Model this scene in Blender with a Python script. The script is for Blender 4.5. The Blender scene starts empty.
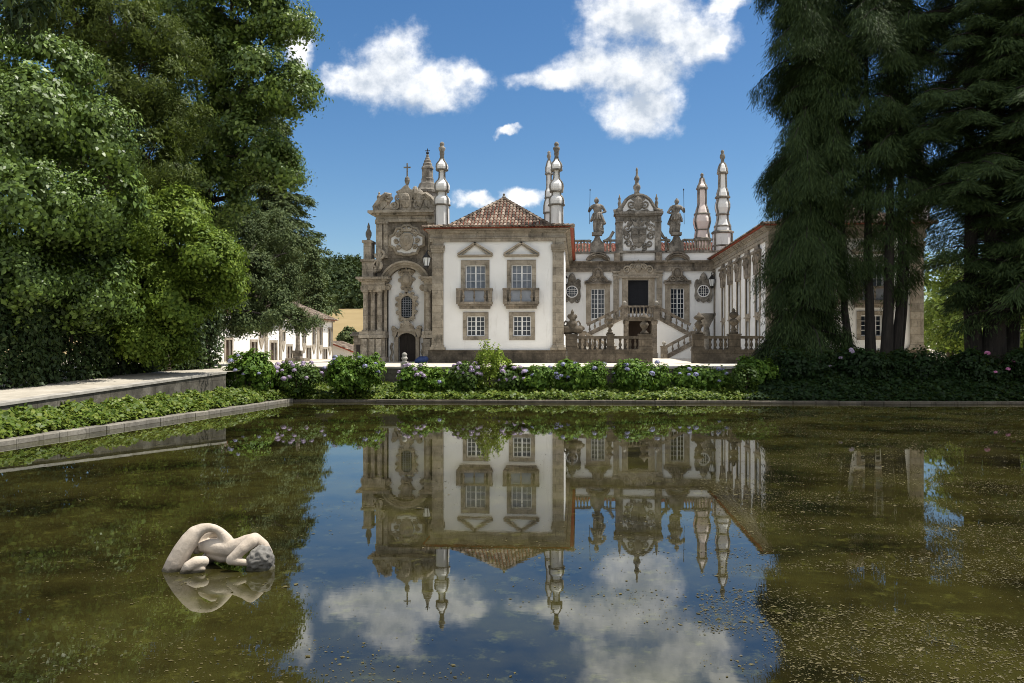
import bpy, math, random
import numpy as np
from mathutils import Vector
random.seed(7)
R = math.radians
SC = bpy.context.scene
COL = SC.collection

# ------------------------------------------------------------------ camera
YAW = 4.5
CAMZ = 3.25
FPX = 853.0
HOR = 343.0
cs, sn = math.cos(R(YAW)), math.sin(R(YAW))
cam_d = bpy.data.cameras.new('camera')
cam = bpy.data.objects.new('camera', cam_d)
COL.objects.link(cam)
cam.location = (0, 0, CAMZ)
cam.rotation_euler = (R(90), 0, R(YAW))
cam_d.sensor_width = 36.0
cam_d.lens = 36.0 * FPX / 1024.0
cam_d.shift_y = (HOR - 341.5) / 1024.0
cam_d.clip_start = 0.1
cam_d.clip_end = 6000
SC.camera = cam

# ------------------------------------------------------------------ sun, sky, exposure
SUN_EL = 66.0
SUN_AZ = (0.972, 0.235)          # horizontal direction towards the sun
sun_d = bpy.data.lights.new('sun', 'SUN')
sun_d.energy = 4.8
sun_d.angle = R(0.5)
sun_d.color = (1.0, 0.95, 0.87)
sun = bpy.data.objects.new('sun', sun_d)
COL.objects.link(sun)
to_sun = Vector((SUN_AZ[0] * math.cos(R(SUN_EL)), SUN_AZ[1] * math.cos(R(SUN_EL)), math.sin(R(SUN_EL))))
sun.rotation_euler = to_sun.to_track_quat('Z', 'Y').to_euler()
sun.location = (30, -30, 60)

W = bpy.data.worlds.new('World')
SC.world = W
W.use_nodes = True
SC.view_settings.view_transform = 'Standard'
SC.view_settings.look = 'None'
SC.view_settings.exposure = 0.55
SC.view_settings.gamma = 1.0
SC.view_settings.use_curve_mapping = False
SC.cycles.max_bounces = 6
SC.cycles.diffuse_bounces = 2
SC.cycles.glossy_bounces = 3
SC.cycles.transmission_bounces = 2
SC.cycles.caustics_reflective = False
SC.cycles.caustics_refractive = False
SC.cycles.use_denoising = True
SC.cycles.filter_width = 1.0


def ab(px, py):
    u = (px - 512) / FPX
    v = (HOR - py) / FPX
    return (-sn + u * cs) / (cs + u * sn), v / (cs + u * sn)


def build_world():
    nt = W.node_tree
    N, L = nt.nodes, nt.links
    N.clear()
    out = N.new('ShaderNodeOutputWorld')
    sky = N.new('ShaderNodeTexSky')
    sky.sky_type = 'NISHITA'
    sky.sun_disc = False
    sky.sun_elevation = R(SUN_EL)
    sky.sun_rotation = math.atan2(SUN_AZ[0], SUN_AZ[1])
    sky.altitude = 500
    sky.air_density = 1.0
    sky.dust_density = 0.7
    sky.ozone_density = 3.0
    bg = N.new('ShaderNodeBackground')
    bg.inputs['Strength'].default_value = 0.085
    hs = N.new('ShaderNodeHueSaturation')
    hs.inputs['Saturation'].default_value = 1.24
    hs.inputs['Value'].default_value = 0.95
    L.new(sky.outputs[0], hs.inputs['Color'])
    L.new(hs.outputs[0], bg.inputs['Color'])

    def M(op, a, b=None, c=None):
        n = N.new('ShaderNodeMath')
        n.operation = op
        for i, x in enumerate((a, b, c)):
            if x is None:
                continue
            if isinstance(x, (int, float)):
                n.inputs[i].default_value = x
            else:
                L.new(x, n.inputs[i])
        return n.outputs[0]

    def VM(op, a, b):
        n = N.new('ShaderNodeVectorMath')
        n.operation = op
        for i, x in enumerate((a, b)):
            if isinstance(x, tuple):
                n.inputs[i].default_value = x
            else:
                L.new(x, n.inputs[i])
        return n.outputs['Value'] if op in ('LENGTH', 'DOT_PRODUCT') else n.outputs[0]
    tc = N.new('ShaderNodeTexCoord')
    sp = N.new('ShaderNodeSeparateXYZ')
    L.new(tc.outputs['Generated'], sp.inputs[0])
    yy = M('MAXIMUM', sp.outputs['Y'], 0.05)
    cb = N.new('ShaderNodeCombineXYZ')
    L.new(M('DIVIDE', sp.outputs['X'], yy), cb.inputs[0])
    L.new(M('DIVIDE', sp.outputs['Z'], yy), cb.inputs[1])
    p0 = cb.outputs[0]

    def noise(vec, scale, detail, rough):
        n = N.new('ShaderNodeTexNoise')
        n.inputs['Scale'].default_value = scale
        n.inputs['Detail'].default_value = detail
        n.inputs['Roughness'].default_value = rough
        L.new(vec, n.inputs['Vector'])
        return n
    nw = noise(p0, 9.0, 4, 0.6)
    wv = VM('SUBTRACT', nw.outputs['Color'], (0.5, 0.5, 0.5))
    wv = VM('MULTIPLY', wv, (0.065, 0.05, 0.0))
    nw2 = noise(p0, 34.0, 5, 0.6)
    wv2 = VM('MULTIPLY', VM('SUBTRACT', nw2.outputs['Color'], (0.5, 0.5, 0.5)), (0.03, 0.026, 0.0))
    wv = VM('ADD', wv, wv2)
    p = VM('ADD', p0, wv)
    ells = [(392, 60, 40, 34), (425, 85, 52, 27), (362, 78, 34, 16), (462, 78, 27, 11), (440, 102, 20, 12),
            (640, 12, 62, 34), (690, 32, 46, 24), (600, 66, 55, 22), (556, 74, 38, 14), (640, 72, 42, 34), (640, 108, 40, 26),
            (722, 38, 18, 9), (506, 132, 11, 5), (470, 202, 19, 9), (519, 199, 22, 9), (298, 58, 16, 34),
            (727, 4, 22, 12), (480, -50, 90, 26), (250, -90, 90, 30), (760, -70, 60, 22), (560, -110, 70, 26)]
    def body(q):
        mx = None
        for (px, py, rx, ry) in ells:
            a, b = ab(px, py)
            d = VM('SUBTRACT', q, (a, b, 0))
            d = VM('MULTIPLY', d, (FPX / (rx * 1.2), FPX / (ry * 1.2), 0))
            val = M('SUBTRACT', 1.0, VM('LENGTH', d, (0, 0, 0)))
            mx = val if mx is None else M('SMOOTH_MAX', mx, val, 0.25)
        return mx
    mx = body(p)
    mu = body(VM('ADD', p, (0.008, 0.026, 0)))   # how much cloud lies between here and the sun
    n1 = noise(p0, 22.0, 9, 0.62)
    n2 = noise(VM('ADD', p0, (0.010, 0.016, 0)), 22.0, 6, 0.6)
    dens = M('ADD', mx, M('MULTIPLY', M('SUBTRACT', n1.outputs['Fac'], 0.5), 1.35))
    mr = N.new('ShaderNodeMapRange')
    mr.interpolation_type = 'SMOOTHSTEP'
    mr.inputs['From Min'].default_value = -0.12
    mr.inputs['From Max'].default_value = 0.62
    L.new(dens, mr.inputs['Value'])
    alpha = M('MULTIPLY', mr.outputs[0], M('GREATER_THAN', sp.outputs['Y'], 0.08))
    # unseen bright cloud added behind and beside the camera to fill the shaded fronts
    nb_ = noise(tc.outputs['Generated'], 2.6, 7, 0.6)
    mb_ = N.new('ShaderNodeMapRange')
    mb_.interpolation_type = 'SMOOTHSTEP'
    mb_.inputs['From Min'].default_value = 0.36
    mb_.inputs['From Max'].default_value = 0.52
    L.new(nb_.outputs['Fac'], mb_.inputs['Value'])
    side = N.new('ShaderNodeMapRange')
    side.inputs['From Min'].default_value = 0.22
    side.inputs['From Max'].default_value = -0.05
    L.new(sp.outputs['Y'], side.inputs['Value'])
    other = M('MULTIPLY', mb_.outputs[0], M('MULTIPLY', side.outputs[0], M('GREATER_THAN', sp.outputs['Z'], 0.0)))
    alpha = M('MAXIMUM', alpha, other)
    alpha = M('MULTIPLY', alpha, 0.97)
    # thicker cloud reads greyer below, brighter towards the sun-facing puffs
    sh = M('ADD', M('MULTIPLY', M('SUBTRACT', n1.outputs['Fac'], n2.outputs['Fac']), 2.3), 0.70)
    sh = M('SUBTRACT', sh, M('MULTIPLY', M('MAXIMUM', M('ADD', mu, 0.1), 0.0), 0.62))
    sh = M('ADD', sh, 0.12)
    n3 = noise(p0, 7.0, 3, 0.5)
    sh = M('ADD', sh, M('MULTIPLY', M('SUBTRACT', n3.outputs['Fac'], 0.5), 0.9))
    shc = N.new('ShaderNodeClamp')
    L.new(sh, shc.inputs[0])
    mc = N.new('ShaderNodeMix')
    mc.data_type = 'RGBA'
    L.new(shc.outputs[0], mc.inputs['Factor'])
    mc.inputs['A'].default_value = (0.38, 0.43, 0.50, 1)
    mc.inputs['B'].default_value = (0.84, 0.845, 0.85, 1)
    bgc = N.new('ShaderNodeBackground')
    bgc.inputs['Strength'].default_value = 1.0
    L.new(mc.outputs['Result'], bgc.inputs['Color'])
    mixs = N.new('ShaderNodeMixShader')
    L.new(alpha, mixs.inputs[0])
    L.new(bg.outputs[0], mixs.inputs[1])
    L.new(bgc.outputs[0], mixs.inputs[2])
    L.new(mixs.outputs[0], out.inputs[0])


build_world()

# ------------------------------------------------------------------ pixel helpers


def at_t(px, py, t):
    u = (px - 512) / FPX
    v = (HOR - py) / FPX
    return Vector((t * (-sn + u * cs), t * (cs + u * sn), CAMZ + t * v))


def atY(px, py, Y):
    u = (px - 512) / FPX
    return at_t(px, py, Y / (cs + u * sn))


def PX(px, Y):
    return atY(px, 300, Y).x


def PZ(py, Y, px=560):
    return atY(px, py, Y).z


def XZ(px, py, Y):
    p = atY(px, py, Y)
    return (p.x, p.z)


# ------------------------------------------------------------------ materials
def nodes(name):
    m = bpy.data.materials.new(name)
    m.use_nodes = True
    nt = m.node_tree
    return m, nt, nt.nodes, nt.links, nt.nodes['Principled BSDF']


def c4(c):
    return (c[0], c[1], c[2], 1.0)


def add_noise(N, L, scale, detail=5, rough=0.6, vec=None, sc3=None):
    n = N.new('ShaderNodeTexNoise')
    n.inputs['Scale'].default_value = scale
    n.inputs['Detail'].default_value = detail
    n.inputs['Roughness'].default_value = rough
    if vec is None:
        g = N.new('ShaderNodeNewGeometry')
        vec = g.outputs['Position']
    if sc3:
        mp = N.new('ShaderNodeMapping')
        mp.inputs['Scale'].default_value = sc3
        L.new(vec, mp.inputs['Vector'])
        vec = mp.outputs[0]
    L.new(vec, n.inputs['Vector'])
    return n.outputs['Fac']


def ramp(N, L, fac, stops):
    r = N.new('ShaderNodeValToRGB')
    e = r.color_ramp.elements
    while len(e) > 1:
        e.remove(e[-1])
    e[0].position, e[0].color = stops[0][0], c4(stops[0][1])
    for p, c in stops[1:]:
        x = e.new(p)
        x.color = c4(c)
    L.new(fac, r.inputs['Fac'])
    return r.outputs['Color']


def mixc(N, L, fac, a, b, mode='MIX'):
    m = N.new('ShaderNodeMix')
    m.data_type = 'RGBA'
    m.blend_type = mode
    if isinstance(fac, (int, float)):
        m.inputs['Factor'].default_value = fac
    else:
        L.new(fac, m.inputs['Factor'])
    for k, x in (('A', a), ('B', b)):
        if isinstance(x, tuple):
            m.inputs[k].default_value = c4(x)
        else:
            L.new(x, m.inputs[k])
    return m.outputs['Result']


def maprange(N, L, v, a, b, c=0.0, d=1.0):
    m = N.new('ShaderNodeMapRange')
    m.inputs['From Min'].default_value = a
    m.inputs['From Max'].default_value = b
    m.inputs['To Min'].default_value = c
    m.inputs['To Max'].default_value = d
    L.new(v, m.inputs['Value'])
    return m.outputs[0]


def bump(N, L, bsdf, h, strength, dist=0.02):
    b = N.new('ShaderNodeBump')
    b.inputs['Strength'].default_value = strength
    b.inputs['Distance'].default_value = dist
    L.new(h, b.inputs['Height'])
    L.new(b.outputs[0], bsdf.inputs['Normal'])


def stone_mat(name, lo, mid, hi, joints=True, jw=1.3, jh=0.55, dark=(0.035, 0.032, 0.026), darkamt=0.6):
    m, nt, N, L, B = nodes(name)
    n1 = add_noise(N, L, 1.1, 8, 0.72)
    n2 = add_noise(N, L, 6.0, 6, 0.72)
    n3 = add_noise(N, L, 2.2, 5, 0.7, sc3=(1, 1, 0.45))
    col = ramp(N, L, n1, [(0.3, lo), (0.5, mid), (0.7, hi)])
    col = mixc(N, L, maprange(N, L, n2, 0.35, 0.7, 0.0, 0.55), col, lo)
    col = mixc(N, L, maprange(N, L, n3, 0.54, 0.70, 0.0, darkamt), col, dark)
    if joints:
        g = N.new('ShaderNodeNewGeometry')
        s = N.new('ShaderNodeSeparateXYZ')
        L.new(g.outputs['Position'], s.inputs[0])
        ad = N.new('ShaderNodeMath')
        ad.operation = 'ADD'
        L.new(s.outputs[0], ad.inputs[0])
        L.new(s.outputs[1], ad.inputs[1])
        cb = N.new('ShaderNodeCombineXYZ')
        L.new(ad.outputs[0], cb.inputs[0])
        L.new(s.outputs[2], cb.inputs[1])
        bt = N.new('ShaderNodeTexBrick')
        bt.inputs['Scale'].default_value = 1.0
        bt.inputs['Mortar Size'].default_value = 0.012
        bt.inputs['Brick Width'].default_value = jw
        bt.inputs['Row Height'].default_value = jh
        bt.inputs['Color1'].default_value = (0.82, 0.82, 0.82, 1)
        bt.inputs['Color2'].default_value = (1.08, 1.06, 1.03, 1)
        bt.inputs['Mortar'].default_value = (0.45, 0.43, 0.4, 1)
        L.new(cb.outputs[0], bt.inputs['Vector'])
        col = mixc(N, L, 1.0, col, bt.outputs['Color'], 'MULTIPLY')
    L.new(col, B.inputs['Base Color'])
    B.inputs['Roughness'].default_value = 0.9
    B.inputs['Specular IOR Level'].default_value = 0.2
    bump(N, L, B, n2, 0.5, 0.03)
    return m


def wet_line(m, z1=0.07):
    nt = m.node_tree
    N, L = nt.nodes, nt.links
    B = N['Principled BSDF']
    src = B.inputs['Base Color'].links[0].from_socket
    g = N.new('ShaderNodeNewGeometry')
    sp = N.new('ShaderNodeSeparateXYZ')
    L.new(g.outputs['Position'], sp.inputs[0])
    n = add_noise(N, L, 14.0, 4, 0.6)
    ad = N.new('ShaderNodeMath')
    ad.operation = 'MULTIPLY_ADD'
    L.new(n, ad.inputs[0])
    ad.inputs[1].default_value = 0.09
    L.new(sp.outputs[2], ad.inputs[2])
    f = maprange(N, L, ad.outputs[0], z1, z1 + 0.035, 0.85, 0.0)
    L.new(mixc(N, L, f, src, (0.06, 0.055, 0.03)), B.inputs['Base Color'])


def plain_mat(name, c1, c2, scale=3.0, rough=0.8, bst=0.2, spec=0.3, stretch=None, bdist=0.01, metal=0.0):
    m, nt, N, L, B = nodes(name)
    n = add_noise(N, L, scale, 6, 0.62, sc3=stretch)
    L.new(ramp(N, L, n, [(0.32, c1), (0.68, c2)]), B.inputs['Base Color'])
    B.inputs['Roughness'].default_value = rough
    B.inputs['Specular IOR Level'].default_value = spec
    B.inputs['Metallic'].default_value = metal
    if bst:
        bump(N, L, B, add_noise(N, L, scale * 6, 5, 0.6), bst, bdist)
    return m


def plaster_mat(name, base=(0.83, 0.83, 0.82), dirt=(0.47, 0.45, 0.41), amt=0.55):
    m, nt, N, L, B = nodes(name)
    n1 = add_noise(N, L, 0.7, 5, 0.6)
    n2 = add_noise(N, L, 1.6, 6, 0.7, sc3=(1.6, 1.6, 0.22))
    col = mixc(N, L, maprange(N, L, n1, 0.4, 0.75, 0.0, 0.18), base, dirt)
    col = mixc(N, L, maprange(N, L, n2, 0.58, 0.78, 0.0, amt), col, dirt)
    L.new(col, B.inputs['Base Color'])
    B.inputs['Roughness'].default_value = 0.92
    B.inputs['Specular IOR Level'].default_value = 0.15
    bump(N, L, B, add_noise(N, L, 5.0, 5, 0.6), 0.12, 0.02)
    return m


def island_mat(name, stops, rough=0.8, spec=0.3, noise_amt=0.25, transl=0.0, tcol=None):
    m, nt, N, L, B = nodes(name)
    g = N.new('ShaderNodeNewGeometry')
    col = ramp(N, L, g.outputs['Random Per Island'], stops)
    n = add_noise(N, L, 0.55, 3, 0.6)
    col2 = mixc(N, L, maprange(N, L, n, 0.3, 0.7, 0.0, noise_amt), col, stops[0][1])
    L.new(col2, B.inputs['Base Color'])
    B.inputs['Roughness'].default_value = rough
    B.inputs['Specular IOR Level'].default_value = spec
    if transl > 0:
        out = N['Material Output']
        t = N.new('ShaderNodeBsdfTranslucent')
        tc = mixc(N, L, 0.55, col2, tcol or (0.12, 0.16, 0.02))
        L.new(tc, t.inputs['Color'])
        mx = N.new('ShaderNodeMixShader')
        mx.inputs[0].default_value = transl
        L.new(B.outputs[0], mx.inputs[1])
        L.new(t.outputs[0], mx.inputs[2])
        L.new(mx.outputs[0], out.inputs['Surface'])
    return m


MAT = {}
MAT['stone'] = stone_mat('granite', (0.1758, 0.1528, 0.1208), (0.3724, 0.3314, 0.2699), (0.5214, 0.4763, 0.4026), darkamt=0.65)
MAT['stone_dark'] = stone_mat('weathered_granite', (0.0781, 0.0674, 0.0543), (0.2588, 0.2243, 0.1825), (0.5095, 0.4521, 0.3742), darkamt=0.85)
MAT['stone_grey'] = stone_mat('lichen_granite', (0.0688, 0.0622, 0.0532), (0.2312, 0.2107, 0.1795), (0.4724, 0.4314, 0.374), joints=False, darkamt=0.85)
MAT['stone_warm'] = stone_mat('carved_granite', (0.1848, 0.1561, 0.1192), (0.3809, 0.3317, 0.262), (0.5493, 0.4919, 0.4058), joints=False, darkamt=0.4)
MAT['stone_chapel'] = stone_mat('chapel_granite', (0.1366, 0.1177, 0.0931), (0.4309, 0.3817, 0.312), (0.6393, 0.5819, 0.4958), darkamt=0.8, jw=1.1, jh=0.6)
MAT['plinth'] = stone_mat('plinth_granite', (0.0488, 0.0423, 0.0341), (0.1263, 0.1058, 0.0812), (0.2433, 0.2064, 0.1613), jw=1.9, jh=0.5, darkamt=0.7)
MAT['kerb'] = stone_mat('kerb_granite', (0.13, 0.12, 0.10), (0.24, 0.225, 0.19), (0.38, 0.36, 0.31), jw=1.25, jh=3.0, darkamt=0.7)
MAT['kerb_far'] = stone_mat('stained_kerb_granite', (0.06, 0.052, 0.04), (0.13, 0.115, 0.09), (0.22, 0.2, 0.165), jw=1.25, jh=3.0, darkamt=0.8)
MAT['wallstone'] = stone_mat('rubble_wall_stone', (0.05, 0.046, 0.037), (0.115, 0.105, 0.085), (0.24, 0.225, 0.19), jw=1.1, jh=0.7, darkamt=0.8)
MAT['coping'] = plain_mat('coping_stone', (0.22, 0.205, 0.175), (0.42, 0.395, 0.35), 2.0, 0.9)
MAT['plaster'] = plaster_mat('whitewash')
MAT['plaster_farm'] = plaster_mat('farm_whitewash', (0.82, 0.80, 0.76), (0.45, 0.40, 0.33), 0.4)
MAT['plaster_pin'] = plaster_mat('pinnacle_whitewash', (0.78, 0.77, 0.75), (0.2, 0.19, 0.17), 0.75)
MAT['plaster_pink'] = plaster_mat('rosy_whitewash', (0.80, 0.70, 0.65), (0.5, 0.34, 0.28), 0.5)
MAT['tile'] = island_mat('terracotta_tile', [(0.0, (0.055, 0.044, 0.036)), (0.3, (0.13, 0.098, 0.075)), (0.65, (0.20, 0.152, 0.115)), (1.0, (0.33, 0.275, 0.22))], 0.9, 0.15, 0.3)
MAT['tile_red'] = island_mat('red_tile', [(0.0, (0.16, 0.07, 0.05)), (0.5, (0.27, 0.125, 0.09)), (1.0, (0.42, 0.27, 0.21))], 0.9, 0.15, 0.2)
MAT['redwood'] = plain_mat('red_painted_soffit', (0.25, 0.045, 0.02), (0.34, 0.075, 0.035), 3.0, 0.7)
MAT['white_paint'] = plain_mat('white_window_paint', (0.74, 0.74, 0.74), (0.82, 0.82, 0.81), 4.0, 0.55, 0.05)
MAT['door'] = plain_mat('dark_door_wood', (0.016, 0.012, 0.010), (0.03, 0.022, 0.017), 3.0, 0.6, 0.2, stretch=(8, 8, 0.6))
MAT['door_black'] = plain_mat('dark_blue_door_paint', (0.006, 0.007, 0.011), (0.012, 0.014, 0.02), 3.0, 0.6, 0.1)
MAT['door_brown'] = plain_mat('brown_door_wood', (0.04, 0.024, 0.016), (0.075, 0.045, 0.03), 3.0, 0.6, 0.2, stretch=(8, 8, 0.6))
MAT['iron'] = plain_mat('black_iron', (0.01, 0.01, 0.011), (0.025, 0.024, 0.024), 9.0, 0.5, 0.1)
MAT['lampglass'] = plain_mat('frosted_lamp_glass', (0.6, 0.62, 0.64), (0.72, 0.74, 0.75), 3.0, 0.2, 0.0, 0.5)
MAT['blue'] = plain_mat('dark_blue_cloth', (0.012, 0.025, 0.09), (0.03, 0.055, 0.16), 4.0, 0.7, 0.3)
MAT['gravel'] = plain_mat('pale_gravel', (0.46, 0.41, 0.33), (0.62, 0.57, 0.48), 1.2, 0.95, 0.35)
MAT['path'] = plain_mat('sandy_path', (0.30, 0.27, 0.215), (0.47, 0.43, 0.36), 1.1, 0.95, 0.35)
MAT['soil'] = plain_mat('dark_soil', (0.03, 0.024, 0.015), (0.07, 0.055, 0.033), 1.5, 0.95, 0.5, bdist=0.05)
MAT['bark'] = plain_mat('grey_brown_bark', (0.035, 0.026, 0.018), (0.10, 0.075, 0.05), 2.0, 0.95, 0.8, stretch=(5, 5, 0.7), bdist=0.04)
MAT['bark_dark'] = plain_mat('dark_conifer_bark', (0.013, 0.0115, 0.010), (0.038, 0.032, 0.026), 2.0, 0.95, 0.8, stretch=(5, 5, 0.5), bdist=0.05)
MAT['marble'] = stone_mat('weathered_pink_marble', (0.34, 0.28, 0.215), (0.52, 0.445, 0.36), (0.64, 0.57, 0.48), joints=False, dark=(0.2, 0.16, 0.12), darkamt=0.6)
MAT['hair'] = stone_mat('grey_rough_marble', (0.10, 0.093, 0.082), (0.21, 0.20, 0.18), (0.36, 0.345, 0.315), joints=False, darkamt=0.7)


wet_line(MAT['marble'])
wet_line(MAT['hair'])


def glass_mat():
    m, nt, N, L, B = nodes('old_window_glass')
    n = add_noise(N, L, 1.5, 2, 0.5)
    L.new(ramp(N, L, n, [(0.3, (0.010, 0.013, 0.02)), (0.7, (0.035, 0.045, 0.062))]), B.inputs['Base Color'])
    B.inputs['Roughness'].default_value = 0.08
    B.inputs['Specular IOR Level'].default_value = 0.5
    bump(N, L, B, add_noise(N, L, 3.0, 2, 0.5), 0.05, 0.02)
    return m


MAT['glass'] = glass_mat()
MAT['curtain'] = plain_mat('curtained_window_glass', (0.10, 0.115, 0.14), (0.2, 0.22, 0.26), 2.5, 0.12, 0.0, 0.5)


def ground_mat():
    m, nt, N, L, B = nodes('dry_grass_and_gravel')
    n = add_noise(N, L, 0.12, 5, 0.6)
    n2 = add_noise(N, L, 2.5, 6, 0.7)
    col = ramp(N, L, n, [(0.35, (0.36, 0.31, 0.22)), (0.6, (0.50, 0.45, 0.36))])
    col = mixc(N, L, maprange(N, L, n2, 0.4, 0.7, 0.0, 0.4), col, (0.30, 0.25, 0.17))
    L.new(col, B.inputs['Base Color'])
    B.inputs['Roughness'].default_value = 0.95
    bump(N, L, B, n2, 0.4, 0.03)
    return m


MAT['ground'] = ground_mat()
MAT['field'] = plain_mat('golden_dry_grass', (0.20, 0.145, 0.06), (0.30, 0.225, 0.11), 0.05, 0.95, 0.3)
MAT['hill'] = plain_mat('wooded_hill_floor', (0.018, 0.028, 0.012), (0.035, 0.05, 0.02), 0.02, 0.95, 0.3)


def water_mat():
    m, nt, N, L, B = nodes('murky_pool_water')
    out = N['Material Output']
    N.remove(B)
    g = N.new('ShaderNodeNewGeometry')
    pos = g.outputs['Position']
    n1 = add_noise(N, L, 0.35, 5, 0.62)
    n2 = add_noise(N, L, 2.6, 7, 0.75)
    col = ramp(N, L, n1, [(0.38, (0.007, 0.0065, 0.0025)), (0.50, (0.022, 0.0192, 0.0055)), (0.64, (0.037, 0.034, 0.0085))])
    col = mixc(N, L, maprange(N, L, n2, 0.55, 0.70, 0.0, 0.8), col, (0.075, 0.074, 0.016))
    d = N.new('ShaderNodeBsdfDiffuse')
    L.new(col, d.inputs['Color'])
    gl = N.new('ShaderNodeBsdfGlossy')
    gl.inputs['Roughness'].default_value = 0.0
    gl.inputs['Color'].default_value = (0.93, 0.95, 0.95, 1)
    w1 = add_noise(N, L, 1.1, 3, 0.5, sc3=(0.6, 1.4, 1))
    w2 = add_noise(N, L, 7.0, 3, 0.55, sc3=(0.6, 1.3, 1))
    b = N.new('ShaderNodeBump')
    b.inputs['Strength'].default_value = 1.0
    b.inputs['Distance'].default_value = 0.0004
    L.new(w1, b.inputs['Height'])
    b2 = N.new('ShaderNodeBump')
    b2.inputs['Strength'].default_value = 1.0
    b2.inputs['Distance'].default_value = 0.00012
    L.new(w2, b2.inputs['Height'])
    L.new(b.outputs[0], b2.inputs['Normal'])
    L.new(b2.outputs[0], gl.inputs['Normal'])
    fr = N.new('ShaderNodeFresnel')
    fr.inputs['IOR'].default_value = 1.85
    mx = N.new('ShaderNodeMixShader')
    L.new(fr.outputs[0], mx.inputs[0])
    L.new(d.outputs[0], mx.inputs[1])
    L.new(gl.outputs[0], mx.inputs[2])
    L.new(mx.outputs[0], out.inputs['Surface'])
    return m


MAT['water'] = water_mat()


def lm(name, cols, transl=0.34, rough=0.55, spec=0.2, tcol=None, namt=0.35):
    k = len(cols) - 1
    return island_mat(name, [(i / k, c) for i, c in enumerate(cols)], rough, spec, namt, transl, tcol)


MAT['lf_broad'] = lm('broad_green_leaves', [(0.0538, 0.0913, 0.0191), (0.121, 0.1933, 0.0361), (0.2084, 0.3089, 0.0551)], 0.34, 0.42, 0.38)
MAT['lf_olive'] = lm('olive_fine_leaves', [(0.0428, 0.067, 0.0146), (0.0902, 0.1242, 0.0251), (0.1471, 0.1837, 0.0379)])
MAT['lf_plane'] = lm('plane_tree_leaves', [(0.0647, 0.1082, 0.0244), (0.1358, 0.2165, 0.0441), (0.2526, 0.3361, 0.0704)], 0.34, 0.42, 0.38)
MAT['lf_laurel'] = lm('yellow_green_laurel_leaves', [(0.0751, 0.1277, 0.0174), (0.1545, 0.2312, 0.0294), (0.2529, 0.3304, 0.0447)])
MAT['lf_fir'] = lm('fir_needles', [(0.0343, 0.0589, 0.0193), (0.0736, 0.1038, 0.0339), (0.1211, 0.1513, 0.0502)], 0.1, 0.7, 0.25)
MAT['lf_cedar'] = lm('dark_cedar_sprays', [(0.0185, 0.0354, 0.0115), (0.0367, 0.0644, 0.0184), (0.0688, 0.104, 0.0277)], 0.08, 0.7, 0.2)
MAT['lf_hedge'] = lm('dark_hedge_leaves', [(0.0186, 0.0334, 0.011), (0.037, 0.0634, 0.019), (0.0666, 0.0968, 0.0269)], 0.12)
MAT['lf_hyd'] = lm('hydrangea_leaves', [(0.0487, 0.1037, 0.0148), (0.1064, 0.2003, 0.0236), (0.1882, 0.295, 0.0384)], 0.34, 0.55, 0.2)
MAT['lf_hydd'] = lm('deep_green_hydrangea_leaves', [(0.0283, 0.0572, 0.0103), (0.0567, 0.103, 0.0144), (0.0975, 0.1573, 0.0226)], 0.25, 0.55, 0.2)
MAT['lf_ivy'] = lm('ivy_leaves', [(0.0476, 0.0824, 0.0108), (0.1054, 0.1647, 0.0197), (0.2041, 0.2402, 0.0381)], 0.3, 0.5, 0.25)
MAT['lf_shrub'] = lm('lime_green_shrub_leaves', [(0.121, 0.1892, 0.0197), (0.2246, 0.3125, 0.0309), (0.3453, 0.4276, 0.0562)], 0.3)
MAT['lf_shade'] = lm('shade_darkened_leaves', [(0.008, 0.020, 0.006), (0.016, 0.038, 0.010), (0.030, 0.062, 0.016)])  # leaf green darkened to paint in the shade under the conifers
MAT['lf_light'] = lm('pale_green_leaves', [(0.0683, 0.1105, 0.0164), (0.1229, 0.1755, 0.0257), (0.1911, 0.234, 0.041)], 0.35)
MAT['lf_forest'] = lm('distant_forest_leaves', [(0.0208, 0.0374, 0.0132), (0.037, 0.0594, 0.0188), (0.0578, 0.077, 0.0245)], 0.1, 0.8, 0.2)
MAT['fl_blue'] = island_mat('blue_lilac_petals', [(0.0, (0.20, 0.22, 0.42)), (0.5, (0.34, 0.34, 0.52)), (1.0, (0.5, 0.5, 0.62))], 0.8, 0.2, 0.0, 0.2, (0.3, 0.3, 0.5))
MAT['fl_mauve'] = island_mat('mauve_petals', [(0.0, (0.26, 0.19, 0.36)), (0.5, (0.42, 0.33, 0.47)), (1.0, (0.6, 0.53, 0.58))], 0.8, 0.2, 0.0, 0.2, (0.4, 0.3, 0.4))
MAT['fl_pink'] = island_mat('pink_petals', [(0.0, (0.5, 0.12, 0.3)), (0.5, (0.6, 0.22, 0.42)), (1.0, (0.66, 0.34, 0.52))], 0.8, 0.2, 0.0, 0.2, (0.5, 0.2, 0.35))
MAT['flecks'] = island_mat('floating_dead_leaves', [(0.0, (0.045, 0.038, 0.011)), (0.5, (0.072, 0.06, 0.019)), (0.95, (0.10, 0.084, 0.03)), (1.0, (0.16, 0.135, 0.07))], 0.7, 0.3, 0.0)

# ------------------------------------------------------------------ object helpers
ORG = {}


def thing(name, label, cat, loc=(0, 0, 0), group=None):
    o = bpy.data.objects.new(name, None)
    COL.objects.link(o)
    o.empty_display_size = 0.3
    o.location = loc
    o['label'] = label
    o['category'] = cat
    if group:
        o['group'] = group
    ORG[o.name] = Vector(loc)
    return o


def finish(name, me, mat, parent, org, smooth):
    o = bpy.data.objects.new(name, me)
    COL.objects.link(o)
    me.materials.append(MAT[mat] if isinstance(mat, str) else mat)
    if smooth:
        me.polygons.foreach_set('use_smooth', [True] * len(me.polygons))
    if parent is not None:
        o.parent = parent
    else:
        o.location = org
    ORG[o.name] = org
    me.update()
    return o


def front(Y):
    return lambda a, d, z: (a, Y - d, z)


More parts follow.
